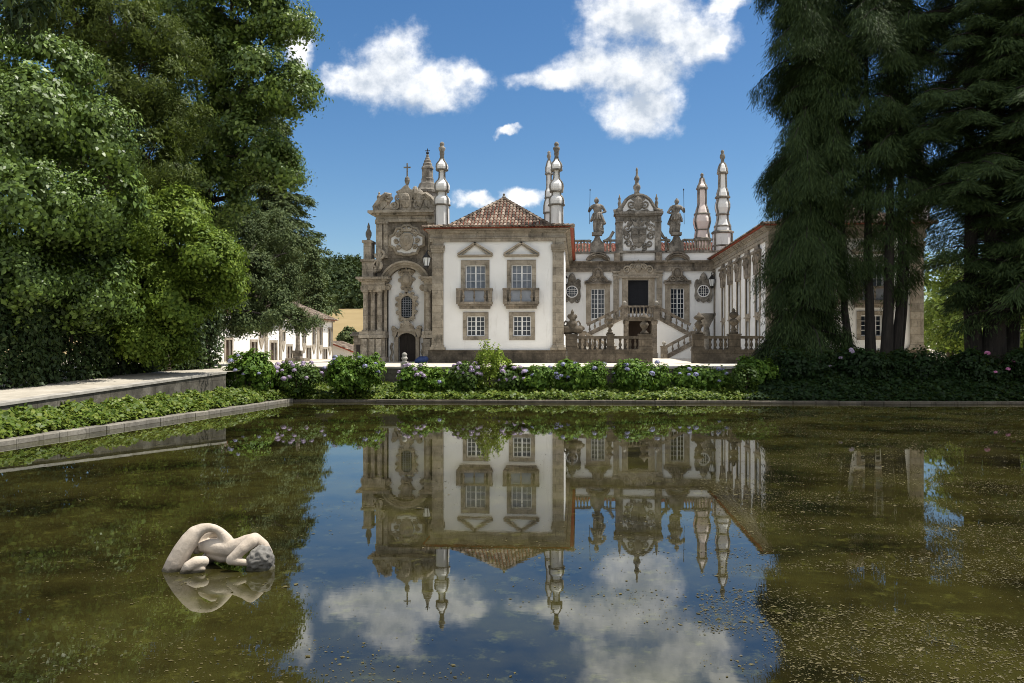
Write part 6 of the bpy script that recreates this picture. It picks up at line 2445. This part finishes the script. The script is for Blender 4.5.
HG = 'hydrangea bushes along the far bank'
ZB = .42
bush('hydrangea_bush', 'big round green hydrangea at the end of the left retaining wall', 247.5, 45.6, 50, 351, .45, 5200, 'lf_hyd', 'fl_blue', 5, group=HG)
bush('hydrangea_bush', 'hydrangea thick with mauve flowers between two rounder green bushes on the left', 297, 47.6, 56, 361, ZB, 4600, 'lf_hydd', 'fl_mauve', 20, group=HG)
bush('hydrangea_bush', 'wide green hydrangea with few blue heads, left of the bare gap before the terrace wall', 353, 47.8, 62, 354.5, ZB, 6000, 'lf_hyd', 'fl_blue', 8, group=HG)
bush('hydrangea_bush', 'hydrangea with lilac flowers just right of the ball finial on the terrace wall', 414, 48.6, 34, 364, ZB, 3200, 'lf_hyd', 'fl_mauve', 11, group=HG)
bush('hydrangea_bush', 'low plain green hydrangea between the lilac flowering bush and the purple one', 440, 48.8, 32, 369, ZB, 2800, 'lf_hyd', 'fl_blue', 2, group=HG)
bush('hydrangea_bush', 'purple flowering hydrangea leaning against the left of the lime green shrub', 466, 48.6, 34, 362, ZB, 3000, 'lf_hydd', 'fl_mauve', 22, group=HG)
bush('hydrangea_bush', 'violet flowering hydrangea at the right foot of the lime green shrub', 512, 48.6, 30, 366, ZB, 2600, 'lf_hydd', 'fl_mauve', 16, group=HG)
bush('hydrangea_bush', 'green hydrangea, first of the plain row right of the lime green shrub', 539, 48.8, 34, 364.5, ZB, 3200, 'lf_hyd', 'fl_blue', 3, group=HG)
bush('hydrangea_bush', 'green hydrangea with blue heads on top in the middle of the plain row', 566, 48.8, 36, 362, ZB, 3400, 'lf_hyd', 'fl_blue', 7, group=HG)
bush('hydrangea_bush', 'taller green hydrangea before the corner of the white wing', 594, 48.8, 30, 361, ZB, 3200, 'lf_hyd', 'fl_blue', 2, group=HG)
bush('hydrangea_bush', 'broad bright green hydrangea below the left courtyard balustrade', 641, 48.9, 60, 360.5, ZB, 5600, 'lf_hyd', 'fl_blue', 5, group=HG, lobes_n=6)
bush('hydrangea_bush', 'low wide hydrangea in front of the courtyard opening', 702, 49.0, 60, 367, ZB, 4600, 'lf_hyd', 'fl_blue', 8, group=HG, lobes_n=6)
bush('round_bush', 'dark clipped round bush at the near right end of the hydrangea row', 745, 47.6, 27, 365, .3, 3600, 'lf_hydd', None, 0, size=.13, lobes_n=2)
bush('hydrangea_bush', 'bright topped hydrangea just behind the dark clipped round bush', 757, 49.6, 46, 358, .5, 3600, 'lf_hyd', None, 0, group=HG)
SG = 'shaded hydrangeas under the conifers'
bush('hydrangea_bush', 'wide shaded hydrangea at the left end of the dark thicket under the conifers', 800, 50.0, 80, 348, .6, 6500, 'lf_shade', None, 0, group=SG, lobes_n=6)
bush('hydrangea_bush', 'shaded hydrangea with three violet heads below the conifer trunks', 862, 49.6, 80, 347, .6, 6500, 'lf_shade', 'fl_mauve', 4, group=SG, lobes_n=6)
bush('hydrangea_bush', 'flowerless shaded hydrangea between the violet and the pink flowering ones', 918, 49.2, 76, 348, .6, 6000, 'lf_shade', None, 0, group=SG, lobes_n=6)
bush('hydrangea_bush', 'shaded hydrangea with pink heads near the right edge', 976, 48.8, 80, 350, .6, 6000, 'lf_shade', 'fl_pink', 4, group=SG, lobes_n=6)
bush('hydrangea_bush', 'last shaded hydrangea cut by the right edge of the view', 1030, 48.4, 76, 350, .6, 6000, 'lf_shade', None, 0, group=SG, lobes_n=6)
# lime green young shrub
t_ = 48.9
b0 = at_t(490, 343, t_)
broad_tree('lime_shrub', 'upright lime green leafy shrub standing higher than the hydrangeas before the white wing', (b0.x, b0.y, .45),
           [lobe(490, 352, t_, 13), lobe(484, 364, t_, 14), lobe(496, 366, t_, 15), lobe(489, 376, t_, 17), lobe(503, 374, t_, 9), lobe(478, 374, t_, 9)],
           5200, .15, 'lf_shrub', .05, sub_r=.26, fork=.25, aspect=.5, droop=-.3)


# ---- ivy on the banks (too many leaves to count)
def ivy(name, n, pos, size, mat='lf_ivy'):
    P, N0 = pos(n)
    n = len(P)
    N_ = unit(N0 + rng.normal(size=(n, 3)) * .45)
    A = rng.normal(size=(n, 3))
    A -= N_ * np.sum(A * N_, 1, keepdims=True)
    L = size * (.6 + .8 * rng.random(n))
    o_ = leaves(name, mat, P, A, N_, L, L * .85)
    o_['kind'] = 'stuff'
    return o_


def lump(a, b):
    return .5 + .25 * np.sin(a * 2.3 + 1.3 * np.sin(b * 1.7)) + .25 * np.sin(a * 5.1 + b * 3.3 + 2)


def pos_left(n):
    Y_ = 12 + 35.5 * rng.random(n) ** .8
    f = rng.random(n)
    a = np.array([kl(y) - .5 for y in Y_])
    b = np.array([xl(y) + .35 for y in Y_])
    X_ = a + (b - a) * f + .12 * rng.normal(size=n) * (f < .15)
    lm_ = lump(Y_, X_)
    # bare strip near the kerb here and there
    keep = (f > .10 * lump(Y_ * .7, X_ * 0))
    Z_ = .18 + .52 * f + rng.random(n) ** 1.3 * (.10 + .30 * lm_)
    P = np.stack([X_, Y_, Z_], 1)[keep]
    return P, np.tile(np.array([.35, -.2, 1.0]), (len(P), 1))


def pos_far(n):
    X_ = -17.2 + 26.6 * rng.random(n)
    f = rng.random(n)
    a = kf(X_) + .40
    b = yf(X_) - .05
    Y_ = a + (b - a) * f
    hi = np.where(X_ < 9, .65, .65 + 1.1 * np.minimum(1, (X_ - 9) / 5))
    Z_ = .13 + (hi - .13) * f + rng.random(n) ** 1.3 * (.1 + .3 * lump(X_, Y_))
    # some hanging over the kerb
    P = np.stack([X_, Y_, Z_], 1)
    return P, np.tile(np.array([0, -.4, 1.0]), (len(P), 1))


ivy('ivy_ground_cover', 52000, pos_left, .16)
ivy('ivy_ground_cover', 30000, pos_far, .18)


def pos_right(n):
    P, N0 = pos_far(n)
    P = P.copy()
    X0 = P[:, 0].copy()
    P[:, 0] = 9.0 + (X0 + 17.2) * (18.0 / 26.6)
    f = (P[:, 1] - kf(X0) - .52) / (yf(X0) - .57 - kf(X0))
    P[:, 1] = kf(P[:, 0]) + .52 + f * (yf(P[:, 0]) - .57 - kf(P[:, 0]))
    hi = .65 + 1.1 * np.minimum(1, (P[:, 0] - 9) / 5)
    P[:, 2] = .13 + (hi - .13) * f + rng.random(n) ** 1.3 * (.1 + .3 * lump(P[:, 0], P[:, 1]))
    return P, N0


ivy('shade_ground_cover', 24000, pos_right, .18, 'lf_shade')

# ---- dark conifers on the right
CG = 'dark conifers on the right bank'


def rcol(px_edge, px_c, t):
    return abs(px_edge - px_c) * t / FPX


b0 = ground_at(808, 53)
conifer('weeping_cypress', 'leftmost dark weeping cypress, foliage hanging to the ground beside the white right wing', b0, 30, lambda f: ((3.5 if f < .13 else 2.7) + .45 * math.sin(f * 31)) if f < .85 else 2.7 * (1 - f) / .15 + .2,
        300, 'lf_cedar', .5, .72, 300000, zlow=.04, droop=.42, hang=.85, group=CG, width=.036)
b0 = ground_at(878, 52)
conifer('multi_stemmed_cypress', 'dark cypress of several bare trunks with the white wing showing between them', b0, 28, lambda f: .95 if f < .38 else (2.9 + .8 * math.sin(f * 27) if f < .8 else 3.4 * (1 - f) / .2 + .2),
        230, 'lf_cedar', .3, .75, 175000, zlow=.17, droop=.34, hang=.7, group=CG, width=.04,
        multi=[(-.45, .3, 1.0), (0.5, -.3, 1.15), (1.35, .2, .95), (1.95, .8, .45), (-1.85, .6, .8)])
b0 = ground_at(990, 51)
conifer('cedar_tree', 'massive dark cedar with thick trunk and layered boughs near the right edge', b0, 30, lambda f: 2.4 + 3.2 * min(1, max(0, f - .2) / .2) + .8 * math.sin(f * 40) if f < .8 else 5.2 * (1 - f) / .2 + .3,
        270, 'lf_cedar', .56, .8, 230000, zlow=.13, droop=.17, hang=.36, group=CG, width=.045,
        multi=[(-1.0, .2, .85), (.15, -.2, 1.1), (1.5, .3, .8)])
conifer('cedar_tree', 'dark cedar cut by the right edge of the view', ground_at(1036, 50), 33, lambda f: 4.6 if f < .85 else 4.6 * (1 - f) / .15 + .3,
        160, 'lf_cedar', .6, .9, 120000, zlow=.1, droop=.2, hang=.5, group=CG, width=.06)
# pale sunlit trees seen between the trunks, beyond the wing
broad_tree('sunlit_tree', 'pale yellow green sunlit tree glimpsed between the dark conifers right of the white wing', ground_at(950, 72),
           [lobe(945, 320, 72, 26), lobe(965, 290, 72, 26), lobe(940, 270, 73, 22), lobe(985, 325, 71, 28), lobe(1010, 300, 72, 30), lobe(960, 335, 70, 24)],
           14000, .3, 'lf_light', .25, sub_r=.6)
broad_tree('sunlit_tree', 'tall pale green tree far behind the dark cedar at the right edge', ground_at(1040, 88),
           [lobe(1000, 290, 88, 40), lobe(1040, 270, 88, 40), lobe(1060, 310, 88, 40), lobe(975, 325, 88, 26), lobe(940, 335, 90, 20), lobe(1010, 335, 88, 30)],
           14000, .34, 'lf_light', .3, sub_r=.8)

# ---- overhanging branch tips at the top left corner
T_ = thing('overhanging_tree', 'dark leaf sprays hanging into the top left corner from a tree beside the photographer', 'tree', (-12.5, 12.6, .6))
m = MB()
m.tube(wob((-12.5, 12.6, .3), (-11.8, 12.2, 6.5), 4, .15) + wob((-11.8, 12.2, 6.5), (-11, 12.4, 10), 3, .1)[1:], [.32, .26, .22, .2, .18, .14, .1, .05], 8)
tr = m.build('trunk', 'bark_dark', T_, True)
p1 = at_t(14, 4, 14.0)
m = MB()
m.tube(wob((-11.4, 12.2, 8.2), p1, 5, .12, -.2), [.09, .07, .05, .04, .03, .012], 6)
m.tube(wob((-11.4, 12.2, 8.0), at_t(-30, -10, 13), 4, .12, -.2), [.07, .05, .04, .03, .012], 6)
m.build('limbs', 'bark_dark', tr, True)
lb = [lobe(6, 6, 14, 20, .6), lobe(22, 22, 14, 14, 1.0), lobe(30, 2, 14, 15, .6), lobe(-25, -10, 13, 50, .6), lobe(30, -40, 14, 40, .5)]
leaves('crown', 'lf_hedge', *crown_leaves(lb, 2600, .16, sub_r=.22, droop=1.6, up=.2, aspect=.35), parent=T_)

# ---- wooded hill, field
hx = np.concatenate([np.linspace(-420, -60, 46)])
rows = []


def hill_z(x, y):
    a = (x + 150) / 130.0
    ridge = 37 * math.exp(-a * a) + 22 * math.exp(-((x + 330) / 150.0) ** 2)
    f = min(1.0, max(0.0, (y - 230) / 190.0))
    f = f * f * (3 - 2 * f)
    return -1.5 + ridge * f + 2.0 * math.sin(x * .05) * f


for y in np.linspace(215, 640, 40):
    rows.append([(x, y, hill_z(x, y)) for x in np.linspace(-620, 160, 70)])
v, f = grid(rows)
tag(np_mesh('wooded_hill', v, f, 'hill', smooth=True), kind='structure')


def field_z(x, y):
    return -0.4 + 13.5 * min(1, max(0, (y - 128) / 110)) ** 1.1


rows = []
for y in np.linspace(128, 262, 24):
    rows.append([(x, y, field_z(x, y) - (3 if y > 255 else 0)) for x in np.linspace(-110, -20, 16)])
v, f = grid(rows)
tag(np_mesh('dry_field', v, f, 'field', smooth=True), kind='structure')
# the far-off wood reads as one mass
lobes = []
for k in range(1100):
    x = random.uniform(-160, -50) if k < 850 else random.uniform(-330, -20)
    y = random.uniform(238, 470)
    z = hill_z(x, y)
    if y < 262 and -110 < x < -20:
        z = max(z, field_z(x, min(y, 250)) - 1)
    h = random.uniform(5, 10)
    lobes.append((x, y, z + h * .5, h * .32, h * .32, h * .62))
P, A, N_, L, W_ = crown_leaves(lobes, 130000, 1.5, sub_r=1.5, shell=.7)
tag(leaves('distant_forest', 'lf_forest', P, A, N_, L, W_), kind='stuff')
lobes = []
for k in range(150):
    x, y = random.uniform(34, 190), random.uniform(104, 165)
    h = random.uniform(8, 15)
    lobes.append((x, y, GZ + h * .45, h * .4, h * .4, h * .55))
P, A, N_, L, W_ = crown_leaves(lobes, 40000, .95, sub_r=1.2, shell=.6)
tag(leaves('distant_woodland', 'lf_light', P, A, N_, L, W_), kind='stuff')
# shrubs below the field, beside the cottage
broad_tree('field_bush', 'dark bush at the foot of the golden field beside the cottage', ground_at(349, 140, .2),
           [lobe(346, 338, 140, 7), lobe(350, 333, 141, 6), lobe(341, 341, 140, 5)], 3000, .5, 'lf_fir', .1, sub_r=.6, fork=.2)

# ---- leaves and algae flecks floating on the pool
n = 170000
u1 = rng.random(n)
t_ = 8 + 38 * u1 ** 1.1
pxs = np.where(rng.random(n) < .66, 700 + 400 * rng.random(n), -60 + 1140 * rng.random(n))
uu = (pxs - 512) / FPX
X_ = t_ * (-sn + uu * cs)
Y_ = t_ * (cs + uu * sn)
# drifts gathered by the breeze
dr_ = np.sin(X_ * .9 + 1.7 * np.sin(Y_ * .6)) + np.sin(Y_ * 2.3 + X_ * .35 + 2.0) * .7 + .6 * np.sin(Y_ * 5.7 + 1.5 * np.sin(X_ * 1.3)) + rng.normal(size=n) * .6 + np.where(X_ > 2, .5, -.4)
keep = (dr_ > .25) & (X_ < XR - .2) & (X_ > np.array([kl(y) for y in Y_]) + .1) & (Y_ < kf(X_) - .1)
X_, Y_ = X_[keep], Y_[keep]
n = len(X_)
P = np.stack([X_, Y_, .004 + .003 * rng.random(n)], 1)
an = rng.random(n) * 2 * math.pi
A = np.stack([np.cos(an), np.sin(an), rng.normal(size=n) * .05], 1)
N_ = np.tile(np.array([0, 0, 1.0]), (n, 1)) + rng.normal(size=(n, 3)) * .06
L = .019 * np.exp(rng.normal(size=n) * .55)
tag(leaves('floating_leaves', 'flecks', P, A, N_, L, L * .6, fold=.05), kind='stuff')
